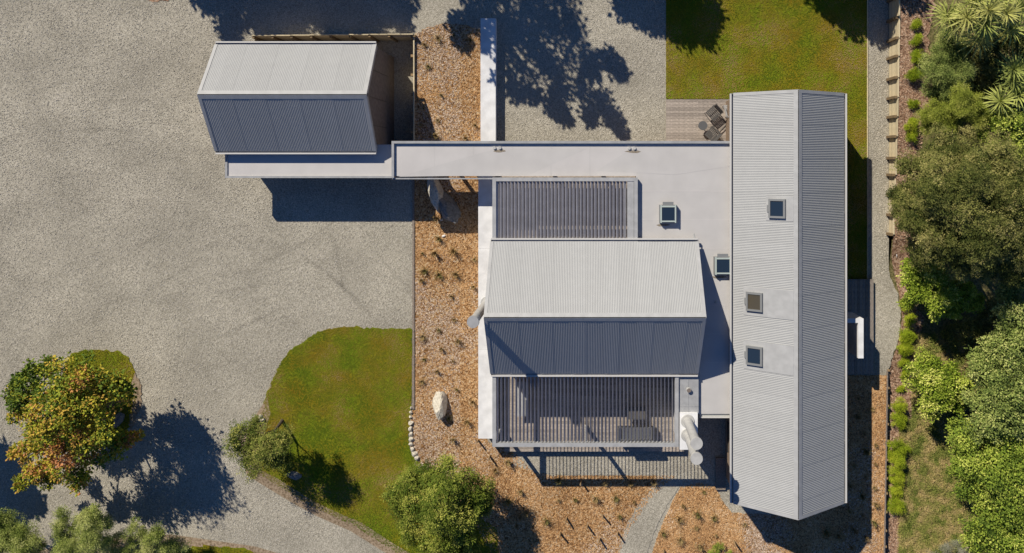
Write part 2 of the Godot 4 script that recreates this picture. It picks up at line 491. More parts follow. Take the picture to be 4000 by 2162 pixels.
func build_litter() -> void:
	var pts: Array
	var cols: Array
	var bark_cols := [[0.22, 0.11, 0.045], [0.45, 0.25, 0.105], [0.58, 0.34, 0.15], [0.66, 0.42, 0.20], [0.78, 0.60, 0.40]]
	pts = inside(bark_west, 120000, 0.022) + inside(bark_south, 85000, 0.022)
	cols = []
	var grey_bark := [[0.26, 0.17, 0.10], [0.44, 0.31, 0.21], [0.58, 0.44, 0.33], [0.74, 0.62, 0.50]]
	for p in pts:
		var worn := noise.get_noise_2d(p.x * 7 + 300, p.z * 7) + (0.12 if p.x < -6.3 else -0.25)
		if worn > rng.randf_range(-0.15, 0.3): cols.append(pal(grey_bark, rng.randf()))
		else: cols.append(pal(bark_cols, 0.42 + noise.get_noise_2d(p.x * 14, p.z * 14) * 0.35 + rng.randf_range(-0.42, 0.42)))
	scatter("bark_chips", "loose tan bark chips spread over the planting beds", chip_mesh(), M.chip, pts, cols, 0.04, 0.105, 0.5)
	pts = []; cols = []
	for i in 9000:
		var y := rng.randf_range(-40, 1420)
		var x := rng.randf_range(2240, 2300)
		if y > 600 and y < 930 and x < 2275: continue
		pts.append(Vector3((x - NX) / G, east_h(y) + 0.045, (y - NY) / G))
		cols.append(pal([[0.17, 0.10, 0.06], [0.38, 0.23, 0.145], [0.5, 0.325, 0.215], [0.64, 0.49, 0.36]], rng.randf()))
	scatter("bark_chips", "reddish bark chips along the lime green shrub row", chip_mesh(), M.chip, pts, cols, 0.05, 0.12, 0.5)
	# loose gravel
	pts = inside([[-60, -60], [1036, -60], [1036, 85], [642, 90], [642, 366], [1036, 366], [1036, 822], [860, 820], [730, 880], [660, 1010], [610, 1110], [640, 1190], [780, 1280], [900, 1340], [700, 1380], [430, 1345], [-60, 1390]], 75000, 0.004)
	pts += inside([[1250, -60], [1672, -60], [1672, 352], [1250, 352]], 9000, 0.004) + inside([[2184, -60], [2234, -60], [2234, 900], [2200, 900], [2200, 700]], 4500, 0.004)
	cols = []
	for p in pts: cols.append(pal([[0.30, 0.275, 0.225], [0.43, 0.40, 0.33], [0.50, 0.465, 0.385], [0.66, 0.62, 0.54]], rng.randf()))
	scatter("loose_gravel", "loose grey stones lying on the gravel yard", pebble_mesh(), M.chip, pts, cols, 0.03, 0.07, 0.4)
	# lawn blades
	var lawn_cols := [[0.50, 0.37, 0.15], [0.38, 0.31, 0.055], [0.27, 0.27, 0.03], [0.16, 0.235, 0.02]]
	var tuft := blade_mesh(7, 0.034, 0.009, 0.028, 0.35, 5)
	pts = inside(north_lawn, 80000, 0.02) + inside(island, 95000, 0.022) + inside(round_bed, 9000, 0.022) + inside([[455, 1385], [520, 1372], [600, 1380], [680, 1400], [300, 1440]], 4000, 0.022)
	cols = []
	for p in pts:
		var lush := 0.28 * exp(-pow((p.x + 14.0) / 2.2, 2.0) - pow((p.z - 13.0) / 1.4, 2.0)) + (0.12 if p.x < -3.0 else -0.06)
		cols.append(pal(lawn_cols, 0.5 + lush + noise.get_noise_2d(p.x * 14 + 40, p.z * 14) * 0.95 + noise.get_noise_2d(p.x * 60, p.z * 60) * 0.3 + rng.randf_range(-0.25, 0.25)))
	scatter("lawn_grass", "short mown grass blades covering the lawns", tuft, M.leaf, pts, cols, 0.8, 1.5, 0.2)
	# tall dry meadow on the slope
	var meadow := blade_mesh(9, 0.22, 0.022, 0.28, 0.3, 6)
	pts = []; cols = []
	for i in 16000:
		var y := rng.randf_range(840, 1420)
		var x := rng.randf_range(2268, 2480)
		if x < 2300 and y < 1060: continue
		if x > 2420 and y < 1240 and rng.randf() < 0.7: continue
		var h := east_h(y)
		pts.append(Vector3((x - NX) / G, h, (y - NY) / G))
		cols.append(pal([[0.15, 0.20, 0.04], [0.30, 0.32, 0.08], [0.46, 0.38, 0.15], [0.6, 0.47, 0.22]], 0.5 + noise.get_noise_2d(x * 1.1, y * 1.1) * 0.9 + rng.randf_range(-0.25, 0.25)))
	scatter("meadow_grass", "long half dry meadow grass on the slope between shrubs", meadow, M.leaf, pts, cols, 0.6, 1.3, 0.3)

# ---------- buildings ----------
func corrugated(width: float, length: float) -> Mesh:
	var st := SurfaceTool.new()
	st.begin(Mesh.PRIMITIVE_TRIANGLES)
	var waves := int(round(width / 0.0762))
	var n := waves * 6
	var amp := 0.0068
	for i in n:
		var q := []
		for k in [i, i + 1]:
			var a: float = TAU * k * waves / n
			var x: float = width * k / n
			var nn := Vector3(-cos(a) * amp * TAU * waves / width, 1, 0).normalized()
			q.append([Vector3(x, sin(a) * amp, 0), nn])
		var L := Vector3(0, 0, length)
		for v in [[q[0][0], q[0][1]], [q[1][0], q[1][1]], [q[1][0] + L, q[1][1]], [q[0][0], q[0][1]], [q[1][0] + L, q[1][1]], [q[0][0] + L, q[0][1]]]:
			st.set_normal(v[1])
			st.add_vertex(v[0])
	return st.commit()

# one roof slope: ridge from a to b, eave `half` out along `out` and `drop` lower
func slope(parent: Node3D, a: Vector3, b: Vector3, out: Vector3, half: float, drop: float, gutter_open: bool, gaps: Array) -> void:
	a -= parent.position; b -= parent.position
	var along := (b - a).normalized()
	var down := (out * half + Vector3.DOWN * drop)
	var length := down.length()
	down = down.normalized()
	var up := down.cross(along)
	if up.y < 0: up = -up
	var run := a.distance_to(b)
	var n := int(round(run / 0.762))
	var w := run / n
	var cover := corrugated(w, length)
	var bas := Basis(along, up, down)
	var flip := along.cross(up).dot(down) < 0
	for i in n:
		var u0 := i * w
		var ok := true
		var xf := Transform3D(bas, a + along * u0 + up * (0.02 + 0.005 * (i % 2)))
		put("roof_sheet", cover, M.sheet[(i * 7 + i / 3) % 3], parent, xf)
	# ridge cap, two barge flashings
	var st := begin()
	box(st, a + along * run * 0.5 + down * 0.10 + up * 0.036, Vector3(run + 0.02, 0.004, 0.205), bas)
	done(st, "ridge_cap", M.flash, parent)
	for e in [0.0, run]:
		st = begin()
		var sgn := 1.0 if e == 0.0 else -1.0
		box(st, a + along * (e + sgn * 0.05) + down * (length * 0.5 + 0.1) + up * 0.035, Vector3(0.14, 0.005, length - 0.2), bas)
		box(st, a + along * (e - sgn * 0.022) + down * length * 0.5 - up * 0.065, Vector3(0.02, 0.2, length), bas)
		done(st, "barge_flashing", M.flash, parent)
	# eave gutter, an open channel
	var g := a + down * length + along * run * 0.5
	st = begin()
	var gb := Basis(along, Vector3.UP, out)
	box(st, g + out * 0.035 + Vector3(0, -0.115, 0), Vector3(run, 0.01, 0.15), gb)
	box(st, g + out * 0.128 + Vector3(0, -0.05, 0), Vector3(run, 0.12, 0.07), gb)
	for e in [-0.5, 0.5]: box(st, g + along * run * e + out * 0.03 + Vector3(0, -0.055, 0), Vector3(0.012, 0.11, 0.12), gb)
	done(st, "gutter", M.gutter, parent)
	# soffit board under the sheets
	st = begin()
	box(st, a + along * run * 0.5 + down * length * 0.5 - up * 0.06, Vector3(run - 0.03, 0.08, length - 0.05), bas)
	done(st, "roof_deck", M.wall, parent)

# gabled body: walls under the roof, ridge along x or z
func gable_walls(parent: Node3D, a: Vector3, b: Vector3, out: Vector3, half: float, drop: float, inset: float, m: Material, floor_h := 0.0) -> void:
	a -= parent.position; b -= parent.position
	var along := (b - a).normalized()
	var run := a.distance_to(b) - inset * 2
	var c := (a + b) * 0.5
	var hw := half - inset
	var base := floor_h - parent.position.y
	var wall_top := a.y - drop * (hw / half) - 0.1
	for sg in [-1.0, 1.0]:
		var st := begin()
		var mid: Vector3 = c + out * sg * (hw - 0.075)
		mid.y = (wall_top + base) * 0.5
		box(st, mid, Vector3(run, wall_top - base, 0.15), Basis(along, Vector3.UP, out))
		done(st, "side_wall", m, parent)
		st = begin()
		var e: Vector3 = c + along * sg * (run * 0.5 - 0.155)
		var bt := Vector3(e.x, base, e.z)
		var pts := [bt + out * (hw - 0.155), Vector3(bt.x, wall_top, bt.z) + out * (hw - 0.155), Vector3(bt.x, a.y - 0.14, bt.z), Vector3(bt.x, wall_top, bt.z) - out * (hw - 0.155), bt - out * (hw - 0.155)]
		prism(st, pts, along * sg * 0.15)
		done(st, "gable_wall", m, parent)

func roof_window(parent: Node3D, at: Vector3, bas: Basis, size: Vector2, pane: Material, hood: Vector3) -> void:
	var f := Node3D.new()
	f.name = "skylight"
	parent.add_child(f, true)
	f.transform = Transform3D(bas, at - parent.position)
	var st := begin()
	for e in [[0, -1], [0, 1], [-1, 0], [1, 0]]:
		var c := Vector3(e[0] * (size.x * 0.5 - 0.045), 0.06, e[1] * (size.y * 0.5 - 0.045))
		box(st, c, Vector3(0.09 if e[0] else size.x - 0.18, 0.12, 0.09 if e[1] else size.y) if e[0] else Vector3(size.x - 0.18, 0.12, 0.09))
	done(st, "frame", M.skyframe, f)
	st = begin()
	box(st, Vector3(0, 0.07, 0), Vector3(size.x - 0.17, 0.02, size.y - 0.17))
	done(st, "pane", pane, f)
	st = begin()
	box(st, hood, Vector3(0.3, 0.07, 0.09) if absf(hood.z) > absf(hood.x) else Vector3(0.09, 0.07, 0.3))
	done(st, "motor_cover", M.skyframe, f)

func flat_skylight(parent: Node3D, x0: float, y0: float, x1: float, y1: float, h: float) -> void:
	var f := Node3D.new()
	f.name = "skylight"
	parent.add_child(f, true)
	var top := h + 0.32
	var a := s(x0, y0, top)
	var b := s(x1, y1, top)
	f.position = Vector3((a.x + b.x) * 0.5, h, (a.z + b.z) * 0.5) - parent.position
	var sx := b.x - a.x
	var sz := b.z - a.z
	var st := begin()
	box(st, Vector3(0, 0.14, 0), Vector3(sx, 0.28, sz))
	done(st, "kerb", M.skyframe, f)
	st = begin()
	for e in [-1.0, 1.0]:
		box(st, Vector3(e * (sx * 0.5 - 0.0725), 0.305, 0), Vector3(0.065, 0.05, sz))
		box(st, Vector3(0, 0.303, e * (sz * 0.5 - 0.0725)), Vector3(sx - 0.21, 0.05, 0.065))
	done(st, "frame", M.upstand, f)
	st = begin()
	box(st, Vector3(0, 0.295, 0), Vector3(sx - 0.2, 0.02, sz - 0.2))
	done(st, "pane", M.glass, f)
	st = begin()
	box(st, Vector3(0, 0.22, -sz * 0.5 - 0.06), Vector3(0.5, 0.08, 0.16))
	done(st, "motor_cover", M.skyframe, f)

func build_garage() -> void:
	var he := 2.5
	var hr := 4.2
	var a := s(497, 238, hr)
	var b := s(920, 238, hr)
	b.z = a.z
	var half := 2.5
	var o := thing("garage", "small gabled garage with corrugated grey roof beside the gravel yard", "building", Vector3((a.x + b.x) * 0.5, 0, a.z))
	slope(o, a, b, Vector3(0, 0, -1), half, hr - he, true, [])
	slope(o, a, b, Vector3(0, 0, 1), half, hr - he, true, [])
	gable_walls(o, a, b, Vector3(0, 0, 1), half, hr - he, 0.08, M.wall, -1.42)
	# vertical panel joints on the visible end wall
	for k in 3:
		block("panel_joint", Vector3(b.x - 0.082, 0.02, a.z - 1.3 + k * 1.3), Vector3(b.x - 0.072, 2.45 + (0.8 if k == 1 else 0.25), a.z - 1.28 + k * 1.3), M.darkmetal, o)
	# low flat porch roof along the south side
	var h := 2.16
	var p0 := s(565, 448, h)
	var p1 := s(992, 448, h)
	var zn := a.z + half - 0.05
	block("porch_roof", Vector3(p0.x + 0.1, h - 0.2, zn - 0.25), Vector3(p1.x, h - 0.06, p0.z - 0.1), M.membrane, o)
	block("porch_fascia", Vector3(p0.x, h - 0.3, p0.z - 0.1), Vector3(p1.x, h, p0.z), M.cap, o)
	block("porch_fascia", Vector3(p0.x, h - 0.3, zn - 0.2), Vector3(p0.x + 0.11, h - 0.003, p0.z - 0.102), M.cap, o)
	for x in [p0.x + 0.3, (p0.x + p1.x) * 0.5]:
		block("porch_post", Vector3(x + 2.0, 0, p0.z - 0.3), Vector3(x + 2.12, h - 0.2, p0.z - 0.18), M.darkmetal, o)

func vent(parent: Node3D, x: float, y: float, h: float, r: float, tall: float) -> void:
	var st := begin()
	var p := s(x, y, h + tall) - parent.position
	p.y = h - parent.position.y
	tube(st, [p, p + Vector3(0, tall, 0)], [r, r], 12)
	done(st, "roof_vent", M.flue, parent)

func build_link() -> void:
	var h := 2.72
	var o := thing("flat_roofed_link", "flat pale membrane roofed link joining garage, living pavilion and long wing", "building", s(1600, 400, 0))
	var a := s(985, 355, h)
	var z448 := s(0, 448, h).z
	var x1605 := s(1600, 0, h).x
	var xe := s(1841, 0, h).x
	var z1045 := s(0, 1046, h).z
	# membrane
	block("roof_membrane", Vector3(a.x + 0.11, h - 0.22, a.z + 0.12), Vector3(x1605, h - 0.08, z448 - 0.09), M.membrane, o)
	var zc: float = s(0, 640, h).z
	var xc: float = s(1752, 0, h).x
	block("roof_membrane", Vector3(x1605, h - 0.22, a.z + 0.12), Vector3(xe, h - 0.083, zc), M.membrane2, o)
	block("roof_membrane", Vector3(xc, h - 0.22, zc), Vector3(xe, h - 0.083, z1045 - 0.05), M.membrane2, o)
	# welded laps in the membrane
	for k in 7:
		var z := s(0, 480 + k * 72, h).z
		block("membrane_lap", Vector3((x1605 if z < zc else xc) + 0.1, h - 0.082, z), Vector3(xe, h - 0.0795, z + 0.05), M.membrane, o)
	# drainage falls either side of the outlets
	for q in [[1000, 445, 1250, 373, 1480, 373, 1330, 440], [1500, 430, 1590, 373, 1840, 418, 1700, 440]]:
		var st := begin()
		var y := h - 0.0785
		for i in [0, 2, 4, 0, 4, 6]: st.add_vertex(Vector3(s(q[i], 0, h).x, y, s(0, q[i + 1], h).z) - o.position)
		done(st, "membrane_fall", M.membrane2, o)
	for k in 5:
		var x: float = s(1090 + k * 98, 0, h).x
		block("membrane_lap", Vector3(x, h - 0.0795, a.z + 0.13), Vector3(x + 0.05, h - 0.077, z448 - 0.1), M.membrane2, o)
	# parapet caps
	block("parapet_cap", Vector3(a.x, h - 0.32, a.z), Vector3(xe - 0.02, h + 0.06, a.z + 0.115), M.cap, o)
	block("parapet_cap", Vector3(a.x, h - 0.32, a.z + 0.117), Vector3(a.x + 0.11, h + 0.057, z448 - 0.002), M.cap, o)
	block("eave_fascia", Vector3(a.x, h - 0.32, z448), Vector3(s(1242, 0, h).x, h - 0.03, z448 + 0.06), M.cap, o)
	for q in [[1243, 372], [1257, 372], [1583, 373], [1596, 373]]:
		var st2 := begin()
		var p := s(q[0], q[1], h)
		p.y = h - 0.08
		tube(st2, [p - o.position, p - o.position + Vector3(0, 0.07, 0)], [0.085, 0.07], 10)
		done(st2, "roof_outlet", M.flue, o)
	for q in [[1570, 377, 1616, 386], [1236, 376, 1278, 384], [1786, 694, 1832, 702], [1648, 563, 1690, 570]]:
		var st := begin()
		var y := h - 0.0765
		var pts := []
		for i in 12:
			var t := TAU * i / 12
			pts.append(Vector3(s((q[0] + q[2]) * 0.5 + cos(t) * (q[2] - q[0]) * 0.5 * rng.randf_range(0.6, 1.0), 0, h).x, y, s(0, (q[1] + q[3]) * 0.5 + sin(t) * 4.0 * rng.randf_range(0.6, 1.1), h).z) - o.position)
		for i in range(1, 11):
			for p in [pts[0], pts[i], pts[i + 1]]: st.add_vertex(p)
		done(st, "silt_stain", M.stain, o)
	block("eave_gutter", Vector3(s(1761, 0, h).x, h - 0.2, z1045 - 0.045), Vector3(xe, h - 0.15, z1045 + 0.1), M.gutter_in, o)
	block("gutter_lip", Vector3(s(1761, 0, h).x, h - 0.2, z1045 + 0.1), Vector3(xe, h - 0.05, z1045 + 0.135), M.gutter, o)
	# walls and posts below
	block("wall", Vector3(x1605 + 0.1, 0, a.z + 0.4), Vector3(xe - 0.35, h - 0.24, a.z + 0.55), M.cedar, o)
	block("wall", Vector3(x1605 + 0.1, 0, a.z + 0.56), Vector3(x1605 + 0.25, h - 0.24, s(0, 600, h).z), M.cedar, o)
	block("wall", Vector3(s(1765, 0, h).x, 0, z1045 - 0.5), Vector3(xe - 0.35, h - 0.24, z1045 - 0.35), M.wall, o)
	for q in [[1078, 0], [1175, 0], [1330, 0], [1460, 0]]:
		for z in [a.z + 0.15, z448 - 0.25]:
			if z > 0.3 and q[0] > 1200: continue
			var x: float = s(q[0], 0, h).x
			block("post", Vector3(x, 0, z), Vector3(x + 0.14, h - 0.225, z + 0.14), M.post, o)
	flat_skylight(o, 1659, 516, 1703, 561, h - 0.08)
	flat_skylight(o, 1797, 647, 1841, 692, h - 0.08)
	vent(o, 1802, 762, h - 0.08, 0.045, 0.12)

func build_living() -> void:
	var he := 3.0
	var hr := 5.4
	var a := s(1218, 798, hr)
	var b := s(1775, 798, hr)
	a.z = s(0, 774, he).z; b.z = a.z
	var half := 3.06
	var o := thing("living_pavilion", "steep gabled pavilion with corrugated grey roof between the two pergolas", "building", Vector3((a.x + b.x) * 0.5, 0, a.z))
	slope(o, a, b, Vector3(0, 0, -1), half, hr - he, true, [])
	slope(o, a, b, Vector3(0, 0, 1), half, hr - he, true, [])
	gable_walls(o, a, b, Vector3(0, 0, 1), half, hr - he, 0.1, M.wall)
	# downpipe spur at the gutter's end
	var st := begin()
	var p := s(1747, 600, 2.95) - o.position
	tube(st, [p + Vector3(0.02, 0, 0.08), p + Vector3(-0.03, -0.05, -0.22)], [0.035, 0.035], 8)
	done(st, "downpipe", M.gutter_in, o)
	# west flue, rising beside the gable
	var top := s(1189, 811, 6.2)
	st = begin()
	tube(st, [Vector3(top.x, 0.2, top.z) - o.position, Vector3(top.x, 6.0, top.z) - o.position], [0.2, 0.2], 20)
	var fl := done(st, "flue", M.flue, o)
	st = begin()
	tube(st, [Vector3(top.x, 6.1, top.z) - o.position, Vector3(top.x, 6.2, top.z) - o.position], [0.265, 0.255], 24)
	tube(st, [Vector3(top.x, 5.98, top.z) - o.position, Vector3(top.x, 6.12, top.z) - o.position], [0.09, 0.09], 8)
	done(st, "flue_cap", M.cap, fl)
	st = begin()
	tube(st, [Vector3(top.x, 1.4, top.z) - o.position, Vector3(top.x, 1.46, top.z) - o.position], [0.3, 0.3], 20)
	done(st, "flue_collar", M.flue, fl)

func build_wing() -> void:
	var he := 3.0
	var hr := 4.7
	var a := s(2008, 227, hr)
	var b := s(2008, 1307, hr)
	a.x = s(1983.5, 0, he).x; b.x = a.x
	var half := 2.56
	var o := thing("bedroom_wing", "long gabled wing with corrugated roof and three roof windows", "building", Vector3(a.x, 0, (a.z + b.z) * 0.5))
	slope(o, a, b, Vector3(-1, 0, 0), half, hr - he, true, [])
	slope(o, a, b, Vector3(1, 0, 0), half, hr - he, true, [])
	gable_walls(o, a, b, Vector3(1, 0, 0), half, hr - he, 0.14, M.cedar)
	# roof windows on the west slope with their flashing aprons
	var down := Vector3(-half, -(hr - he), 0).normalized()
	var up := Vector3(down.y, -down.x, 0) * 1.0
	if up.y < 0: up = -up
	var bas := Basis(down, up, down.cross(up)).orthonormalized()
	for q in [[1957.0, 525.0, 46.0, 0], [1900.0, 760.0, 42.0, 1], [1900.0, 896.0, 42.0, 2]]:
		# distance below the ridge from the sheet reading
		var best := 0.0
		var err := 1e9
		for i in 200:
			var t := half * i / 200.0
			var h := hr - (hr - he) * t / half
			var sx := (a.x - t) * HC / (HC - h) * G + NX
			if absf(sx - q[0]) < err:
				err = absf(sx - q[0]); best = t
		var h2 := hr - (hr - he) * best / half
		var c := Vector3(a.x - best, h2, s(0, q[1], h2 + 0.1).z)
		var d: float = best / half * Vector2(half, hr - he).length()
		var w: float = q[2] / G * 0.93
		var hw := 0.66 if q[3] > 0 else 0.56
		var st := begin()
		var lo := d + 0.55
		var rc := Vector3(a.x, hr, c.z) + down * (lo * 0.5 + 0.1) + up * 0.044
		box(st, rc - o.position, Vector3(lo - 0.2, 0.006, hw * 2), bas)
		done(st, "flashing_apron", M.flash, o)
		roof_window(o, c + up * 0.05, bas, Vector2(0.78, 0.86), [M.glass, M.blind, M.glass][q[3]], Vector3(0.43, 0.05, 0))
	# step and sill below the west wall
	var x0: float = a.x - half + 0.14
	block("door_step", Vector3(x0 - 0.5, 0.0, s(0, 1150, 0).z), Vector3(x0 - 0.005, 0.16, s(0, 1230, 0).z), M.edge, o)
	block("window_sill", Vector3(x0 - 0.06, 0.9, s(0, 1060, 1).z), Vector3(x0 - 0.002, 0.95, s(0, 1140, 1).z), M.darkmetal, o)

func build_pergola(label: String, x0: float, y0: float, x1: float, y1: float, h: float, first: float, last: float, n: int, tilt: float, posts: Array, end_gap: float, base_h: float, bw: float) -> void:
	var a := s(x0, y0, h)
	var b := s(x1, y1, h)
	var o := thing("louvred_pergola", label, "pergola", Vector3((a.x + b.x) * 0.5, 0, (a.z + b.z) * 0.5))
	var w := 0.17
	block("beam", Vector3(a.x, h - 0.22, a.z), Vector3(a.x + w, h, b.z), M.frame, o)
	block("beam", Vector3(b.x - w, h - 0.22, a.z), Vector3(b.x, h, b.z), M.frame, o)
	block("beam", Vector3(a.x + w, h - 0.22, a.z), Vector3(b.x - w, h - 0.003, a.z + w), M.frame, o)
	block("beam", Vector3(a.x + w, h - 0.22, b.z - w), Vector3(b.x - w, h - 0.003, b.z), M.frame, o)
	if end_gap == 0.0:
		block("trim_board", Vector3(s(1578, 0, h).x, h - 0.2, a.z + w), Vector3(b.x - w - 0.012, h - 0.025, b.z - w), M.frame, o)
	for q in posts:
		var p := s(q[0], q[1], h)
		block("post", Vector3(p.x - 0.07, base_h, p.z - 0.07), Vector3(p.x + 0.07, h - 0.221, p.z + 0.07), M.frame, o)
	var st := begin()
	var len_ := b.z - a.z - 2 * w - end_gap
	# lens-section blade
	var prof := [Vector3(-bw, 0, 0), Vector3(-bw * 0.6, 0.01, 0), Vector3(bw * 0.6, 0.01, 0), Vector3(bw, 0, 0), Vector3(bw * 0.6, -0.01, 0), Vector3(-bw * 0.6, -0.01, 0)]
	for i in prof.size(): prof[i] += Vector3(0, 0, -len_ * 0.5)
	prism(st, prof, Vector3(0, 0, len_))
	st.generate_normals()
	var blade := st.commit()
	st = begin()
	box(st, Vector3.ZERO, Vector3(0.05, 0.06, 0.03))
	st.generate_normals()
	var pin := st.commit()
	for i in n:
		var x := lerpf(s(first, 0, h).x, s(last, 0, h).x, i / (n - 1.0))
		var t := tilt + rng.randf_range(-0.012, 0.012)
		var bl := put("louvre_blade", blade, M.louvre, o, Transform3D(Basis(Vector3(0, 0, 1), -t), Vector3(x - o.position.x, h - 0.11, -end_gap * 0.5)))
		if end_gap > 0.0: put("pivot_bracket", pin, M.cap, bl, Transform3D(Basis.IDENTITY, Vector3(-0.05, -0.015, len_ * 0.5 + 0.02)))

func build_fireplace() -> void:
	var h := 3.0
	var o := thing("outdoor_fireplace", "white concrete outdoor fireplace with two round steel flues", "fireplace", s(1732, 1085, h) * Vector3(1, 0, 1))
	block("chimney_block", s(1710, 1040, h) * Vector3(1, 0, 1), s(1755, 1132, h), M.white, o)
	for q in [[1752.4, 1117.0], [1752.4, 1155.0]]:
		var top := s(q[0], q[1], 6.0)
		var b := top - o.position
		b.y = 0
		var st := begin()
		tube(st, [b + Vector3(0, 2.9, 0), b + Vector3(0, 5.82, 0)], [0.2, 0.2], 24)
		var fl := done(st, "flue", M.flue, o)
		st = begin()
		tube(st, [b + Vector3(0, 5.92, 0), b + Vector3(0, 6.0, 0)], [0.27, 0.262], 28)
		tube(st, [b + Vector3(0, 5.8, 0), b + Vector3(0, 5.94, 0)], [0.1, 0.1], 8)
		done(st, "flue_cap", M.flue, fl)
		st = begin()
		tube(st, [b + Vector3(0, 3.0, 0), b + Vector3(0, 3.05, 0)], [0.32, 0.3], 24)
		done(st, "flue_collar", M.flue, fl)
	var c := thing("kitchen_canopy", "small grey flat canopy with round vent beside the south pergola", "canopy", s(1730, 995, 2.85) * Vector3(1, 0, 1))
	var z0: float = s(0, 930, 2.85).z
	var z1: float = s(0, 1040, 2.85).z - 0.02
	block("canopy_roof", Vector3(s(1706, 0, 2.85).x, 2.7, z0), Vector3(s(1757, 0, 2.85).x, 2.85, z1), M.cap, c)
	block("canopy_wall", Vector3(s(1710, 0, 2.85).x, 0, z0 + 0.05), Vector3(s(1753, 0, 2.85).x, 2.699, z1 - 0.05), M.wall, c)
	block("roof_seam", Vector3(s(1731, 0, 2.85).x, 2.85, z0), Vector3(s(1732, 0, 2.85).x, 2.865, z1), M.cap, c)
	block("roof_seam", Vector3(s(1707, 0, 2.85).x, 2.85, s(0, 1022, 2.85).z), Vector3(s(1756, 0, 2.85).x, 2.863, s(0, 1023, 2.85).z), M.frame, c)
	var st3 := begin()
	var vp := s(1733, 983, 3.0) - c.position
	tube(st3, [vp - Vector3(0, 0.15, 0), vp], [0.11, 0.11], 14)
	done(st3, "vent_pipe", M.flue, c)
	st3 = begin()
	tube(st3, [vp, vp + Vector3(0, 0.012, 0)], [0.1, 0.095], 14)
	done(st3, "vent_cowl", M.wall, c)

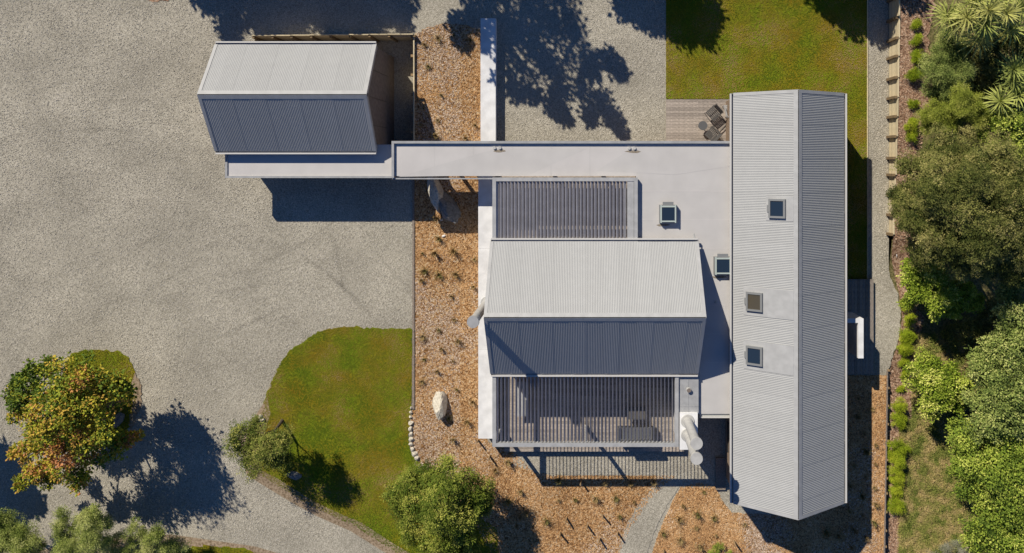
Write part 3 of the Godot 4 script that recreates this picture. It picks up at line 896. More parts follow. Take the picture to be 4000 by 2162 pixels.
func build_walls() -> void:
	# white wall: low part north of the link, taller part south of it, in cast lengths
	var o := thing("white_wall", "long white plastered wall along the west side of the house", "wall", s(1230, 600, 0))
	var xa := 1212.0
	var xb := 1247.5
	var q := s(xa, 46, 0)
	var r := s(xb, 440, 0)
	q.z = s(0, 46, 0.56).z
	block("wall_length", q, Vector3(r.x + 0.04, 0.56, r.z), M.white, o)
	var seams := [442.0, 625.0, 880.0, 1086.0]
	for i in 3:
		var z0: float = s(0, seams[i], 1.4 if i > 0 else 0.0).z + (0.006 if i > 0 else 0.0)
		var z1: float = s(0, seams[i + 1] if i < 2 else 1104, 1.4).z
		block("wall_length", Vector3(s(xa, 0).x, 0, z0), Vector3(s(xb - 1, 0).x, 1.4, z1), M.white, o)
	# shower screen on the east deck
	var h := 2.05
	var w := thing("shower_screen", "white L-shaped outdoor shower screen wall on the east deck", "wall", s(2165, 850, 0))
	block("screen_panel", s(2159, 802, h) * Vector3(1, 0, 1), s(2172.5, 902, h), M.white, w)
	block("screen_panel", s(2090, 802, h) * Vector3(1, 0, 1), s(2158.8, 813, h) - Vector3(0, 0.01, 0), M.white, w)
	# edging between yard and bark bed
	var e := thing("edging_board", "timber edging board between gravel yard and bark bed", "edging", s(1040, 600, 0))
	var ys := [360.0, 490.0, 625.0, 760.0, 900.0, 1030.0]
	for i in 5:
		block("board", s(1037.5 - (1.0 if i == 4 else 0.0), ys[i], 0), s(1042.5, ys[i + 1], 0) + Vector3(0, 0.07, -0.01), M.edge, e)
	var e2 := thing("edging_board", "thin timber edging between the north lawn and the east path", "edging", s(2181, 300, 0))
	for i in 6: block("board", s(2180.5, -60 + i * 127, 0), s(2182.7, 66 + i * 127, 0) + Vector3(0, 0.06, 0), M.timber[i % 3], e2)
	# tall retaining wall of horizontal boards along the east path
	var t := thing("retaining_wall", "pale timber retaining wall with posts along the east gravel path", "wall", s(2240, 300, 0))
	var py := [-40.0, 4.0, 55.0, 105.0, 149.0, 201.0, 249.0, 296.0, 345.0, 398.0, 440.0, 490.0, 540.0, 588.0]
	for i in py.size() - 1:
		var top := east_h(py[i + 1]) + 0.12
		var rows := int(ceil(top / 0.22))
		for k in rows:
			var y1: float = min(top, (k + 1) * 0.22)
			block("board", s(2236.5 + (k % 2) * 0.3, py[i] + 0.3, 0) + Vector3(0, k * 0.22, 0), s(2239.5, py[i + 1] - 0.3, 0) + Vector3(0, y1 - 0.008, 0), M.timber[(i * 3 + k) % 3], t)
	for i in py.size():
		var top := east_h(py[i]) + 0.1
		block("post", s(2229.0, py[i] - 3.2, 0), s(2236.3, py[i] + 3.2, 0) + Vector3(0, top, 0), M.post, t)
	# low boards along the south-east edge
	var l := thing("retaining_board", "low timber retaining board with short posts beside the shaded bark bed", "edging", s(2230, 1150, 0))
	var pts := [932.0, 976.0, 1021.0, 1067.0, 1109.0, 1157.0, 1203.0, 1241.0, 1288.0, 1335.0, 1375.0, 1420.0]
	for i in pts.size() - 1:
		var x: float = 2231.0 - (pts[i] - 932.0) * 0.017
		block("board", s(x - 1.2, pts[i], 0) + Vector3(0, -0.6, 0), s(x + 1.2, pts[i + 1] - 0.3, 0) + Vector3(0, 0.1, 0), M.edge, l)
		block("post", s(x + 1.3, pts[i] - 2.4, 0) + Vector3(0, -0.6, 0), s(x + 6.2, pts[i] + 2.4, 0) + Vector3(0, 0.07, 0), M.stake, l)
	# timber fence round the back of the garage
	var f := thing("garage_fence", "low timber fence with posts behind the garage", "fence", s(1035, 85, 0))
	var hf := 0.42
	var fx := [632.0, 680.0, 729.0, 778.0, 827.0, 876.0, 925.0, 974.0, 1038.0]
	for i in fx.size():
		var yy := lerpf(88, 84, i / 8.0)
		var qa := s(fx[i], yy, hf)
		block("post", Vector3(qa.x, -1.4, qa.z + 0.05), Vector3(qa.x + 0.11, hf - 0.06, qa.z + 0.16), M.post, f)
		if i < fx.size() - 1:
			var qb := s(fx[i + 1], yy, hf)
			for k in 8:
				block("rail", Vector3(qa.x + 0.01, -1.4 + k * 0.228, qa.z), Vector3(qb.x, -1.185 + k * 0.228, qa.z + 0.045), M.timber[(i + k) % 3], f)
	for k in 7: block("rail", s(638, 94, 0) + Vector3(0, -1.4 + k * 0.2, 0), s(640, 131, 0) + Vector3(0, -1.21 + k * 0.2, 0), M.timber[k % 3], f)
	for k in 7: block("rail", s(980, 364, 0) + Vector3(0, -1.4 + k * 0.2, 0), s(1040, 366, 0) + Vector3(0, -1.21 + k * 0.2, 0), M.timber[k % 3], f)
	var fy := [88.0, 134.0, 182.0, 230.0, 278.0, 326.0, 352.0]
	for i in fy.size():
		block("post", s(1034, fy[i] + 4, 0) + Vector3(0, -1.4, 0), s(1040.4, fy[i] + 10, 0) + Vector3(0, 0.14, 0), M.stake, f)
		if i < fy.size() - 1:
			for k in 7:
				block("rail", s(1040.6, fy[i] + 4, 0) + Vector3(0, -1.4 + k * 0.226, 0), s(1043.5, fy[i + 1] + 3.8, 0) + Vector3(0, -1.18 + k * 0.226, 0), M.timber[(i + k) % 3], f)

func build_deck(label: String, x0: float, y0: float, x1: float, y1: float, h: float, ns: bool, splits: Array) -> void:
	var a := s(x0, y0, h)
	var b := s(x1, y1, h)
	var o := thing("timber_deck", label, "deck", Vector3((a.x + b.x) * 0.5, 0, (a.z + b.z) * 0.5))
	block("deck_frame", Vector3(a.x + 0.03, 0, a.z + 0.03), Vector3(b.x - 0.03, h - 0.03, b.z - 0.03), M.darkmetal, o)
	var across := (b.x - a.x) if ns else (b.z - a.z)
	var n := int(round(across / 0.14))
	var w := across / n
	for i in n:
		var cuts := [0.0]
		for c in splits: cuts.append(clampf(c + ((i * 37) % 11 - 5) * 0.035, 0.05, 0.95))
		cuts.append(1.0)
		for k in cuts.size() - 1:
			var lo := Vector3(a.x + i * w, h - 0.028, lerpf(a.z, b.z, cuts[k])) if ns else Vector3(lerpf(a.x, b.x, cuts[k]), h - 0.028, a.z + i * w)
			var hi := Vector3(a.x + (i + 1) * w - 0.008, h, lerpf(a.z, b.z, cuts[k + 1]) - 0.004) if ns else Vector3(lerpf(a.x, b.x, cuts[k + 1]) - 0.004, h, a.z + (i + 1) * w - 0.008)
			hi.y += rng.randf_range(-0.002, 0.002)
			block("board", lo, hi, M.board_ns[rng.randi() % 3] if ns else M.board[rng.randi() % 5], o)

# ---------- furniture ----------
func bar(o: Node3D, called: String, a: Vector3, b: Vector3, th: float, m: Material) -> void:
	var st := begin()
	tube(st, [a, b], [th, th], 6)
	done(st, called, m, o)

func slat_chair(label: String, at: Vector3, turn: float, m: Material) -> Node3D:
	var o := thing("slatted_chair", label, "chair", at, turn, "chairs on the north deck")
	for i in 6:
		var st := begin()
		box(st, Vector3(0, 0.40, -0.21 + i * 0.083), Vector3(0.50, 0.022, 0.066))
		done(st, "seat_slat", m, o)
	for i in 5:
		var st := begin()
		var y := 0.47 + i * 0.085
		box(st, Vector3(0, y, 0.27 + i * 0.022), Vector3(0.50, 0.066, 0.022), Basis(Vector3.RIGHT, 0.25))
		done(st, "back_slat", m, o)
	for e in [-0.27, 0.27]:
		bar(o, "leg", Vector3(e, 0, -0.24), Vector3(e, 0.62, -0.24), 0.014, m)
		bar(o, "leg", Vector3(e, 0, 0.30), Vector3(e, 0.88, 0.37), 0.014, m)
		var st := begin()
		box(st, Vector3(e, 0.63, 0.02), Vector3(0.045, 0.02, 0.56))
		done(st, "armrest", m, o)
		bar(o, "side_rail", Vector3(e, 0.39, -0.24), Vector3(e, 0.39, 0.31), 0.014, m)
	return o

func build_furniture() -> void:
	var hd := 0.15
	slat_chair("dark slatted chair in the middle of the north deck", s(1793, 286, 0.5) * Vector3(1, 0, 1) + Vector3(0, hd, 0), 2.3, M.chair)
	slat_chair("dark slatted chair next to the round side table", s(1790, 337, 0.5) * Vector3(1, 0, 1) + Vector3(0, hd, 0), 0.85, M.chair)
	slat_chair("grey slatted chair half hidden under the long wing's eave", s(1836, 275, 0.5) * Vector3(1, 0, 1) + Vector3(0, hd, 0), PI * 0.08, M.frame)
	var o := thing("side_table", "small round dark side table on the north deck", "table", s(1768, 316, 0.6) * Vector3(1, 0, 1) + Vector3(0, hd, 0))
	var st := begin()
	tube(st, [Vector3(0, 0.43, 0), Vector3(0, 0.45, 0)], [0.225, 0.225], 28)
	done(st, "table_top", M.cushion, o)
	st = begin()
	tube(st, [Vector3(0, 0.02, 0), Vector3(0, 0.43, 0)], [0.025, 0.025], 8)
	done(st, "stem", M.chair, o)
	st = begin()
	tube(st, [Vector3(0, 0.0, 0), Vector3(0, 0.02, 0)], [0.17, 0.16], 20)
	done(st, "base", M.chair, o)
	o = thing("parasol_stand", "dark cross-footed parasol stand at the edge of the north deck", "stand", s(1829, 311, 0.2) * Vector3(1, 0, 1) + Vector3(0, hd, 0))
	for a in [0.3, 1.55, 2.3, 3.9]:
		bar(o, "foot", Vector3(0, 0.03, 0), Vector3(cos(a) * 0.55, 0.02, sin(a) * 0.55), 0.016, M.chair)
	st = begin()
	tube(st, [Vector3(0, 0, 0), Vector3(0, 0.4, 0)], [0.045, 0.03], 10)
	done(st, "socket", M.chair, o)
	# under the south pergola
	hd = 0.4
	o = thing("outdoor_sofa", "grey cushioned outdoor sofa under the south pergola", "sofa", s(1601, 1095, 0.8) * Vector3(1, 0, 1) + Vector3(0, hd, 0))
	st = begin()
	box(st, Vector3(0, 0.17, 0), Vector3(1.84, 0.1, 0.74))
	done(st, "base", M.darkmetal, o)
	for i in 3:
		st = begin()
		box(st, Vector3(-0.53 + i * 0.53, 0.32, -0.05), Vector3(0.51, 0.18, 0.6))
		done(st, "seat_cushion", M.cushion, o)
		st = begin()
		box(st, Vector3(-0.53 + i * 0.53, 0.56, 0.29), Vector3(0.5, 0.42, 0.15), Basis(Vector3.RIGHT, 0.18))
		done(st, "back_cushion", M.cushion, o)
	for e in [-0.87, 0.87]:
		st = begin()
		box(st, Vector3(e, 0.36, 0), Vector3(0.1, 0.36, 0.76))
		done(st, "arm", M.cushion, o)
		for z in [-0.32, 0.32]: bar(o, "leg", Vector3(e * 0.95, 0, z), Vector3(e * 0.95, 0.13, z), 0.022, M.darkmetal)
	o = thing("coffee_table", "low dark table in front of the grey sofa", "table", s(1600, 1040, 0.8) * Vector3(1, 0, 1) + Vector3(0, hd, 0))
	for i in 6:
		st = begin()
		box(st, Vector3(-0.37 + i * 0.15, 0.4, 0), Vector3(0.14, 0.03, 0.62))
		done(st, "top_slat", M.chair, o)
	for e in [[-0.4, -0.25], [0.4, -0.25], [-0.4, 0.25], [0.4, 0.25]]:
		bar(o, "leg", Vector3(e[0], 0, e[1]), Vector3(e[0], 0.385, e[1]), 0.025, M.chair)
	o = thing("dining_bench", "grey bench at the west end of the south deck", "bench", s(1313, 1005, 0.9) * Vector3(1, 0, 1) + Vector3(0, hd, 0))
	for i in 4:
		st = begin()
		box(st, Vector3(-0.24 + i * 0.16, 0.45, 0), Vector3(0.15, 0.035, 1.7))
		done(st, "seat_board", M.frame, o)
	for e in [[-0.2, -0.7], [0.2, -0.7], [-0.2, 0.7], [0.2, 0.7]]:
		bar(o, "leg", Vector3(e[0], 0, e[1]), Vector3(e[0], 0.43, e[1]), 0.025, M.frame)

# ---------- rocks ----------
func rock_mesh(size: Vector3, seed_: int, cuts := 12) -> Mesh:
	var r := RandomNumberGenerator.new()
	r.seed = seed_
	var planes := []
	for i in cuts:
		var n := Vector3(r.randf_range(-1, 1), r.randf_range(-0.2, 1), r.randf_range(-1, 1)).normalized()
		planes.append([n, r.randf_range(0.55, 0.86)])
	var nz := FastNoiseLite.new()
	nz.seed = seed_
	nz.frequency = 1.3
	var st := SurfaceTool.new()
	st.begin(Mesh.PRIMITIVE_TRIANGLES)
	st.set_smooth_group(-1)
	var nu := 22
	var nv := 13
	var v := []
	for j in nv + 1:
		var row := []
		for i in nu + 1:
			var th := PI * j / nv
			var ph := TAU * (i % nu) / nu
			var d := Vector3(sin(th) * cos(ph), cos(th), sin(th) * sin(ph))
			var k := 1.0 + nz.get_noise_3dv(d * 1.4) * 0.25
			for pl in planes:
				var q: float = d.dot(pl[0])
				if q > 0.0: k = minf(k, pl[1] / q)
			k += nz.get_noise_3dv(d * 5.0) * 0.06
			row.append(d * k * size * 0.5)
		v.append(row)
	for j in nv:
		for i in nu: quad(st, v[j][i], v[j][i + 1], v[j + 1][i + 1], v[j + 1][i])
	st.generate_normals()
	return st.commit()

func rock(called: String, label: String, x: float, y: float, h: float, size: Vector3, turn: float, m: Material, seed_: int, group := "") -> void:
	var o := put(called, rock_mesh(size, seed_), m)
	o.position = s(x, y, h) * Vector3(1, 0, 1) + Vector3(0, size.y * 0.22, 0)
	o.rotation.y = turn
	tag(o, label, "rock", group)

func build_rocks() -> void:
	rock("boulder", "large pale boulder standing in the bark bed beside the lawn", 1103, 1032, 0.6, Vector3(0.85, 1.1, 1.75), 0.06, M.stone, 31)
	rock("boulder", "big pale boulder half shaded at the south edge of the link roof", 1093, 490, 0.7, Vector3(1.0, 1.5, 2.3), 0.12, M.stone, 32)
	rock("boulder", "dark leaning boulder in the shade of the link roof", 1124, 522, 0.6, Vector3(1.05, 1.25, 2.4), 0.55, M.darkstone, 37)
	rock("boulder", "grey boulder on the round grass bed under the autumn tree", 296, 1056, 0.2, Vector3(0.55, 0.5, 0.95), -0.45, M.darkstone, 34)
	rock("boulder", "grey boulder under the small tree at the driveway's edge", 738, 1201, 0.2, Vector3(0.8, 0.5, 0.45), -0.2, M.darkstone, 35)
	rock("boulder", "small white boulder on the bark strip below the retaining wall", 2254, 638, 0.1, Vector3(0.24, 0.3, 0.5), 0.2, M.white, 36)
	var i := 0
	for q in [[653, 1050], [660, 1058], [651, 1060]]:
		rock("rock", "pale rock at the head of the lawn island, %s from the left" % nth([1, 2, 0][i]), q[0], q[1], 0.15, Vector3(0.24, 0.3, 0.22), i, M.stone, 50 + i, "pale rocks at the head of the lawn island")
		i += 1
	i = 0
	for q in [[1034, 1026, .2], [1033, 1038, .22], [1032, 1050, .2], [1033, 1065, .3], [1032, 1079, .34], [1033, 1093, .32], [1034, 1106, .34], [1034, 1118, .3], [1037, 1130, .32], [1043, 1143, .4], [1048, 1153, .34]]:
		rock("edging_stone", "pale edging stone between lawn island and bark bed, %s from the top" % nth(i), q[0], q[1], 0.05, Vector3(q[2] * 0.8, 0.24, q[2]), i * 0.7, M.stone, 60 + i, "stones edging the lawn island")
		i += 1
	rock("rock", "small white stone in the bark below the shaded boulder", 1115, 594, 0.05, Vector3(0.24, 0.16, 0.14), 0.2, M.white, 81)
	rock("rock", "small white stone touching the tip of the shaded boulder", 1110, 553, 0.05, Vector3(0.18, 0.16, 0.2), 0.7, M.stone, 82)

# ---------- plants ----------
func leaf_mesh(n: int, l: float, w: float, seed_: int) -> Mesh:
	var r := RandomNumberGenerator.new()
	r.seed = seed_
	var st := begin()
	for i in n:
		var p := Vector3(r.randf_range(-1, 1), r.randf_range(-0.6, 0.6), r.randf_range(-1, 1)) * 0.5
		var d := (p + Vector3(r.randf_range(-0.5, 0.5), r.randf_range(-0.1, 0.45), r.randf_range(-0.5, 0.5))).normalized()
		var side := d.cross(Vector3(r.randf_range(-0.4, 0.4), 1, r.randf_range(-0.4, 0.4))).normalized() * w * 0.5
		var nrm := side.cross(d).normalized() * w * 0.18
		var a := p
		var m := p + d * l * 0.5
		var e := p + d * l
		for q in [a, m + side - nrm, e, a, e, m - side - nrm]: st.add_vertex(q)
	st.generate_normals()
	return st.commit()

func crown(parent: Node3D, lobes: Array, mesh: Mesh, cols: Array, dens: float, size: float, flat := 0.85, called := "crown", loose := 1.0) -> void:
	var arr := mesh.surface_get_arrays(0)
	var tv: PackedVector3Array = arr[Mesh.ARRAY_VERTEX]
	var tn: PackedVector3Array = arr[Mesh.ARRAY_NORMAL]
	var nv := tv.size()
	var V := PackedVector3Array()
	var N := PackedVector3Array()
	var C := PackedColorArray()
	for lb in lobes:
		var c := s(lb[0], lb[1], lb[2]) - parent.position
		var r: float = lb[3]
		var tint: float = lb[4] if lb.size() > 4 else 0.0
		var total := maxi(40, int(dens * 4.0 * PI * r * r))
		var subs: int = maxi(6, int(5.0 + r * 9.0))
		for j in subs:
			var dj := Vector3(rng.randfn(), rng.randfn(), rng.randfn()).normalized()
			if dj.y < -0.25: dj.y = -dj.y
			var cj := c + dj * r * rng.randf_range(0.45, 0.95) * Vector3(1, flat, 1)
			var rj := r * rng.randf_range(0.2, 0.46) * loose
			var tj := tint + rng.randf_range(-0.2, 0.2)
			for i in total / subs:
				var d := Vector3(rng.randfn(), rng.randfn() * 0.8, rng.randfn())
				d = d.normalized() * pow(rng.randf(), 0.5) * (1.0 if rng.randf() < 0.85 else 1.5)
				var p := cj + d * rj
				if p.y < 0.04: continue
				var w := p + parent.position
				var out := (d.normalized() * 0.7 + dj * 0.5 + Vector3(-0.1, 0.6, -0.12) + Vector3(rng.randfn(), rng.randfn(), rng.randfn()) * 0.3).normalized()
				var b := Basis.looking_at(out, Vector3(0.1, 0.3, 0.9)) * Basis(Vector3.RIGHT, -PI / 2) * Basis(Vector3.UP, rng.randf() * TAU)
				var k := size * rng.randf_range(0.7, 1.3)
				V.append_array(Transform3D(b.scaled(Vector3(k, k, k)), p) * tv)
				N.append_array(Transform3D(b, Vector3.ZERO) * tn)
				var col := pal(cols, 0.5 + tj + noise.get_noise_3dv(w * 26.0) * 0.5 + rng.randf_range(-0.38, 0.38))
				var cc := PackedColorArray()
				cc.resize(nv)
				cc.fill(col)
				C.append_array(cc)
	var out_arr := []
	out_arr.resize(Mesh.ARRAY_MAX)
	out_arr[Mesh.ARRAY_VERTEX] = V
	out_arr[Mesh.ARRAY_NORMAL] = N
	out_arr[Mesh.ARRAY_COLOR] = C
	var am := ArrayMesh.new()
	am.add_surface_from_arrays(Mesh.PRIMITIVE_TRIANGLES, out_arr)
	put(called, am, M.leaf, parent)

# where a leaf mass h metres up stands, from where its shadow lies on the sheet
func sh(x: float, y: float, h: float, r: float) -> Array:
	var px := x - 37.5 * h
	var py := y - 52.0 * h
	var k := HC / (HC - h)
	return [NX + (px - NX) * k, NY + (py - NY) * k, h, r]

func plant(called: String, label: String, category: String, bx: float, by: float, lobes: Array, mesh: Mesh, cols: Array, dens: float, size: float, trunk_r: float, group := "", flat := 0.85) -> Node3D:
	var base := s(bx, by, 0)
	if bx > 2237: base.y = east_h(by) - 0.02
	var o := thing(called, label, category, base, 0.0, group)
	var st := begin()
	var top := Vector3.ZERO
	for lb in lobes: top += s(lb[0], lb[1], lb[2]) - base
	top /= lobes.size()
	var fork := top * 0.45
	fork.y = maxf(0.2, top.y * 0.4)
	tube(st, [Vector3(0, -0.05, 0), fork * 0.5 + Vector3(0.03, 0, -0.02), fork], [trunk_r, trunk_r * 0.85, trunk_r * 0.7], 9)
	done(st, "trunk", M.trunk, o)
	for lb in lobes:
		st = begin()
		var c := s(lb[0], lb[1], lb[2]) - base
		var r: float = lb[3]
		var from := fork
		var near := 1e9
		if lobes.size() > 5 and r < 0.75:
			for o2 in lobes:
				var c2 := s(o2[0], o2[1], o2[2]) - base
				if o2[3] > r * 1.15 and c2.distance_to(c) < near:
					near = c2.distance_to(c)
					from = c2
		tube(st, [from, from.lerp(c, 0.55) + Vector3(0, -0.1 * r, 0), c + Vector3(0, r * 0.25, 0)], [trunk_r * 0.42 * minf(1.0, r), trunk_r * 0.26 * minf(1.0, r), trunk_r * 0.1 * minf(1.0, r)], 6)
		for k in 4:
			var d := Vector3(rng.randf_range(-1, 1), rng.randf_range(0.0, 0.8), rng.randf_range(-1, 1)).normalized() * r * 0.85
			tube(st, [from.lerp(c, 0.75), c + d * 0.5, c + d], [trunk_r * 0.16, trunk_r * 0.1, trunk_r * 0.05], 5)
		done(st, "limb", M.trunk, o)
	crown(o, lobes, mesh, cols, dens, size, flat)
	return o

func build_plants() -> void:
	var broad := leaf_mesh(12, 0.42, 0.30, 7)
	var small := leaf_mesh(16, 0.34, 0.15, 8)
	var tiny := leaf_mesh(18, 0.26, 0.11, 9)
	# --- west side ---
	var autumn := [[0.10, 0.16, 0.03], [0.18, 0.25, 0.035], [0.33, 0.36, 0.04], [0.50, 0.44, 0.05], [0.55, 0.32, 0.07], [0.55, 0.25, 0.11]]
	plant("autumn_tree", "broad tree turning from green to orange over the round grass bed", "tree", 305, 1010, [[95, 985, 3.0, 1.10, -0.32], [60, 1005, 3.0, 0.62, -0.4], [180, 975, 4.1, 1.32, -0.12], [255, 985, 3.4, 1.06, -0.12], [150, 1060, 4.6, 1.41, 0.02], [235, 1060, 4.3, 1.23, 0.0], [105, 1110, 3.6, 0.97, 0.16], [175, 1140, 3.4, 1.06, 0.2], [95, 1185, 2.6, 0.79, 0.0], [195, 1185, 2.6, 0.75, -0.1], [275, 1120, 3.0, 0.84, 0.02], [310, 985, 2.6, 0.53, -0.35], [130, 1205, 2.4, 0.44, -0.1], [34, 990, 2.8, 0.35, -0.4], [50, 955, 2.8, 0.4, -0.35], [132, 915, 3.0, 0.4, -0.3], [318, 1105, 2.8, 0.4, 0.05], [338, 1098, 2.6, 0.22, 0.1], [310, 958, 2.6, 0.4, -0.3], [40, 1045, 2.8, 0.3, 0.1], [45, 1140, 2.6, 0.35, 0.1], [58, 1212, 2.2, 0.35, -0.1], [205, 1222, 2.2, 0.35, -0.15], [85, 930, 2.9, 0.4, -0.35], [225, 925, 3.2, 0.5, -0.2], sh(350, 1085, 1.9, 0.8) + [-0.2], sh(395, 1120, 2.3, 0.9) + [-0.1], sh(325, 1115, 1.7, 0.65) + [-0.2], sh(305, 1150, 2.1, 0.65) + [0.0], sh(420, 1065, 2.8, 0.7) + [-0.2], sh(270, 1170, 2.4, 0.5) + [0.1], sh(460, 1110, 3.2, 0.6) + [-0.1]], broad, autumn, 17.0, 0.27, 0.16)
	var olive := [[0.035, 0.055, 0.012], [0.10, 0.14, 0.025], [0.21, 0.24, 0.05], [0.42, 0.40, 0.11]]
	plant("small_tree", "sparse small dark tree at the left tip of the lawn island", "tree", 709, 1058, [[620, 1105, 2.4, 0.85], [660, 1085, 2.6, 0.7], [690, 1120, 2.8, 0.9], [640, 1155, 2.2, 0.8], [595, 1110, 2.2, 0.5], [705, 1150, 2.4, 0.7], [725, 1100, 2.3, 0.45], [665, 1130, 3.0, 0.7]], small, olive, 24.0, 0.25, 0.09)
	var grey_olive := [[0.035, 0.06, 0.010], [0.11, 0.16, 0.022], [0.24, 0.285, 0.045], [0.47, 0.46, 0.10]]
	plant("olive_tree", "dense olive green tree at the lower end of the bark bed", "tree", 1140, 1195, [[1060, 1220, 2.6, 1.15], [1130, 1200, 2.8, 1.1], [1175, 1240, 2.6, 1.0], [1030, 1270, 2.4, 1.0], [1100, 1275, 3.6, 1.4], [1165, 1310, 2.8, 1.1], [1050, 1330, 2.4, 0.95], [1110, 1350, 2.6, 1.1], [1000, 1250, 2.0, 0.6], [1215, 1265, 2.0, 0.7], [1160, 1365, 2.2, 0.8]], small, grey_olive, 36.0, 0.26, 0.14)
	var sage := [[0.09, 0.13, 0.025], [0.23, 0.29, 0.06], [0.40, 0.45, 0.12], [0.60, 0.61, 0.23]]
	plant("sage_shrub", "pale sage shrub in the bottom left corner", "shrub", 45, 1345, [[25, 1336, 2.0, 1.00], [65, 1348, 2.0, 0.88], [-20, 1321, 2.2, 1.12], [92, 1376, 1.6, 0.62], [20, 1386, 2.4, 1.38], [55, 1381, 2.2, 1.00]], tiny, sage, 55.0, 0.21, 0.07, "sage shrubs along the bottom edge")
	plant("sage_shrub", "two-plumed pale sage shrub at the bottom edge under the tree shadow", "shrub", 222, 1345, [[166, 1294, 2.4, 0.44], [170, 1321, 2.2, 0.62], [185, 1351, 2.0, 0.88], [238, 1284, 2.8, 0.44], [232, 1308, 2.6, 0.69], [240, 1341, 2.4, 1.00], [268, 1314, 2.2, 0.50], [195, 1381, 1.8, 1.00], [250, 1376, 1.8, 1.00]], tiny, sage, 55.0, 0.21, 0.07, "sage shrubs along the bottom edge")
	plant("sage_shrub", "low pale sage shrub right of the two-plumed one", "shrub", 378, 1368, [[335, 1336, 1.8, 0.62], [315, 1371, 1.6, 0.75], [385, 1351, 1.8, 0.56], [360, 1381, 1.5, 0.75], [400, 1341, 2.0, 0.44], [430, 1376, 1.5, 0.62], [455, 1386, 1.2, 0.44]], tiny, sage, 55.0, 0.21, 0.06, "sage shrubs along the bottom edge")
	# --- off the frame, known by their shadows ---
	var shade := [[0.03, 0.05, 0.015], [0.06, 0.085, 0.02], [0.09, 0.11, 0.03]]
	var big := leaf_mesh(8, 0.5, 0.34, 17)
	plant("tall_tree", "tall tree left of the frame throwing the shadow at the left edge", "tree", -120, 1000, [sh(15, 1190, 4.0, 0.9), sh(55, 1240, 4.2, 0.75), sh(30, 1285, 4.0, 0.6), sh(-30, 1170, 5.0, 1.1), sh(-20, 1250, 4.6, 1.1), sh(5, 1140, 5.0, 0.5), sh(75, 1260, 3.8, 0.3)], big, shade, 14.0, 0.5, 0.2)
	plant("tall_tree", "tall tree above the frame shading the gravel behind the garage", "tree", 440, -330, [sh(560, 0, 6.0, 0.9), sh(575, 50, 5.6, 0.5), sh(572, 85, 5.2, 0.35), sh(640, 10, 6.5, 1.2), sh(720, 0, 7.0, 1.3), sh(700, 50, 6.0, 0.7), sh(600, -60, 7.0, 1.2), sh(690, -80, 7.4, 1.3), sh(515, -10, 5.4, 0.5)], big, shade, 14.0, 0.5, 0.25, "trees beyond the top edge")
	plant("tall_tree", "tall tree above the frame shading the top of the gravel yard", "tree", 700, -300, [sh(810, 5, 6.0, 1.2), sh(880, 0, 6.4, 1.2), sh(830, 55, 5.4, 0.8), sh(930, 30, 6.0, 1.0), sh(985, 35, 5.6, 0.7), sh(900, 62, 5.0, 0.5), sh(960, -20, 6.5, 1.0), sh(1015, 5, 5.8, 0.5), sh(860, -80, 7.4, 1.4)], big, shade, 14.0, 0.5, 0.25, "trees beyond the top edge")
	plant("tall_tree", "tall loose tree above the frame shading the north court", "tree", 1000, -330, [sh(1200, 10, 7.0, 1.0), sh(1170, 40, 6.6, 0.6), sh(1290, 20, 8.0, 1.5), sh(1370, 10, 8.2, 1.3), sh(1270, 90, 7.4, 1.0), sh(1350, 90, 7.6, 1.3), sh(1430, 60, 8.0, 0.9), sh(1310, 170, 7.0, 0.8), sh(1390, 165, 7.2, 0.9), sh(1450, 120, 7.4, 0.8), sh(1285, 225, 6.6, 0.35), sh(1340, 230, 6.4, 0.4), sh(1405, 225, 6.6, 0.5), sh(1390, 265, 6.2, 0.3), sh(1415, 290, 6.0, 0.18), sh(1460, 215, 6.6, 0.55), sh(1490, 165, 7.0, 0.45), sh(1530, 150, 7.2, 0.35), sh(1555, 180, 7.0, 0.22), sh(1505, 250, 6.4, 0.45), sh(1535, 285, 6.2, 0.3), sh(1555, 318, 6.0, 0.16), sh(1480, 290, 6.2, 0.22), sh(1150, 70, 6.2, 0.4), sh(1165, 105, 6.0, 0.25), sh(1250, -60, 8.6, 1.6), sh(1225, 75, 5.8, 0.3), sh(1230, 130, 5.8, 0.25)], big, shade, 5.5, 0.44, 0.2, "trees beyond the top edge")
	plant("tall_tree", "tall tree above the frame shading the left end of the north lawn", "tree", 1480, -290, [sh(1590, 0, 6.0, 0.8), sh(1620, 35, 5.6, 0.6), sh(1655, 45, 5.4, 0.6), sh(1700, 30, 5.8, 1.0), sh(1750, 30, 6.0, 0.9), sh(1720, 85, 5.4, 0.45), sh(1770, 80, 5.4, 0.5), sh(1790, 30, 5.8, 0.5), sh(1680, -40, 6.8, 1.3), sh(1560, 20, 5.6, 0.35)], big, shade, 14.0, 0.5, 0.22, "trees beyond the top edge")
	plant("tall_tree", "tall tree above the frame shading the right end of the north lawn", "tree", 1930, -330, [sh(2110, 0, 6.0, 0.9), sh(2170, 20, 6.0, 0.9), sh(2220, 40, 5.6, 0.8), sh(2150, 60, 5.2, 0.45), sh(2205, 80, 5.0, 0.4), sh(2060, -20, 6.4, 0.7), sh(2250, 0, 6.4, 1.2), sh(2290, 40, 5.6, 0.9), sh(2160, -60, 7.2, 1.3), sh(2090, 15, 5.4, 0.4)], big, shade, 14.0, 0.5, 0.25, "trees beyond the top edge")
	# --- east side shrubbery ---
	var lime := [[0.14, 0.20, 0.012], [0.25, 0.34, 0.02], [0.36, 0.44, 0.03], [0.5, 0.54, 0.05]]
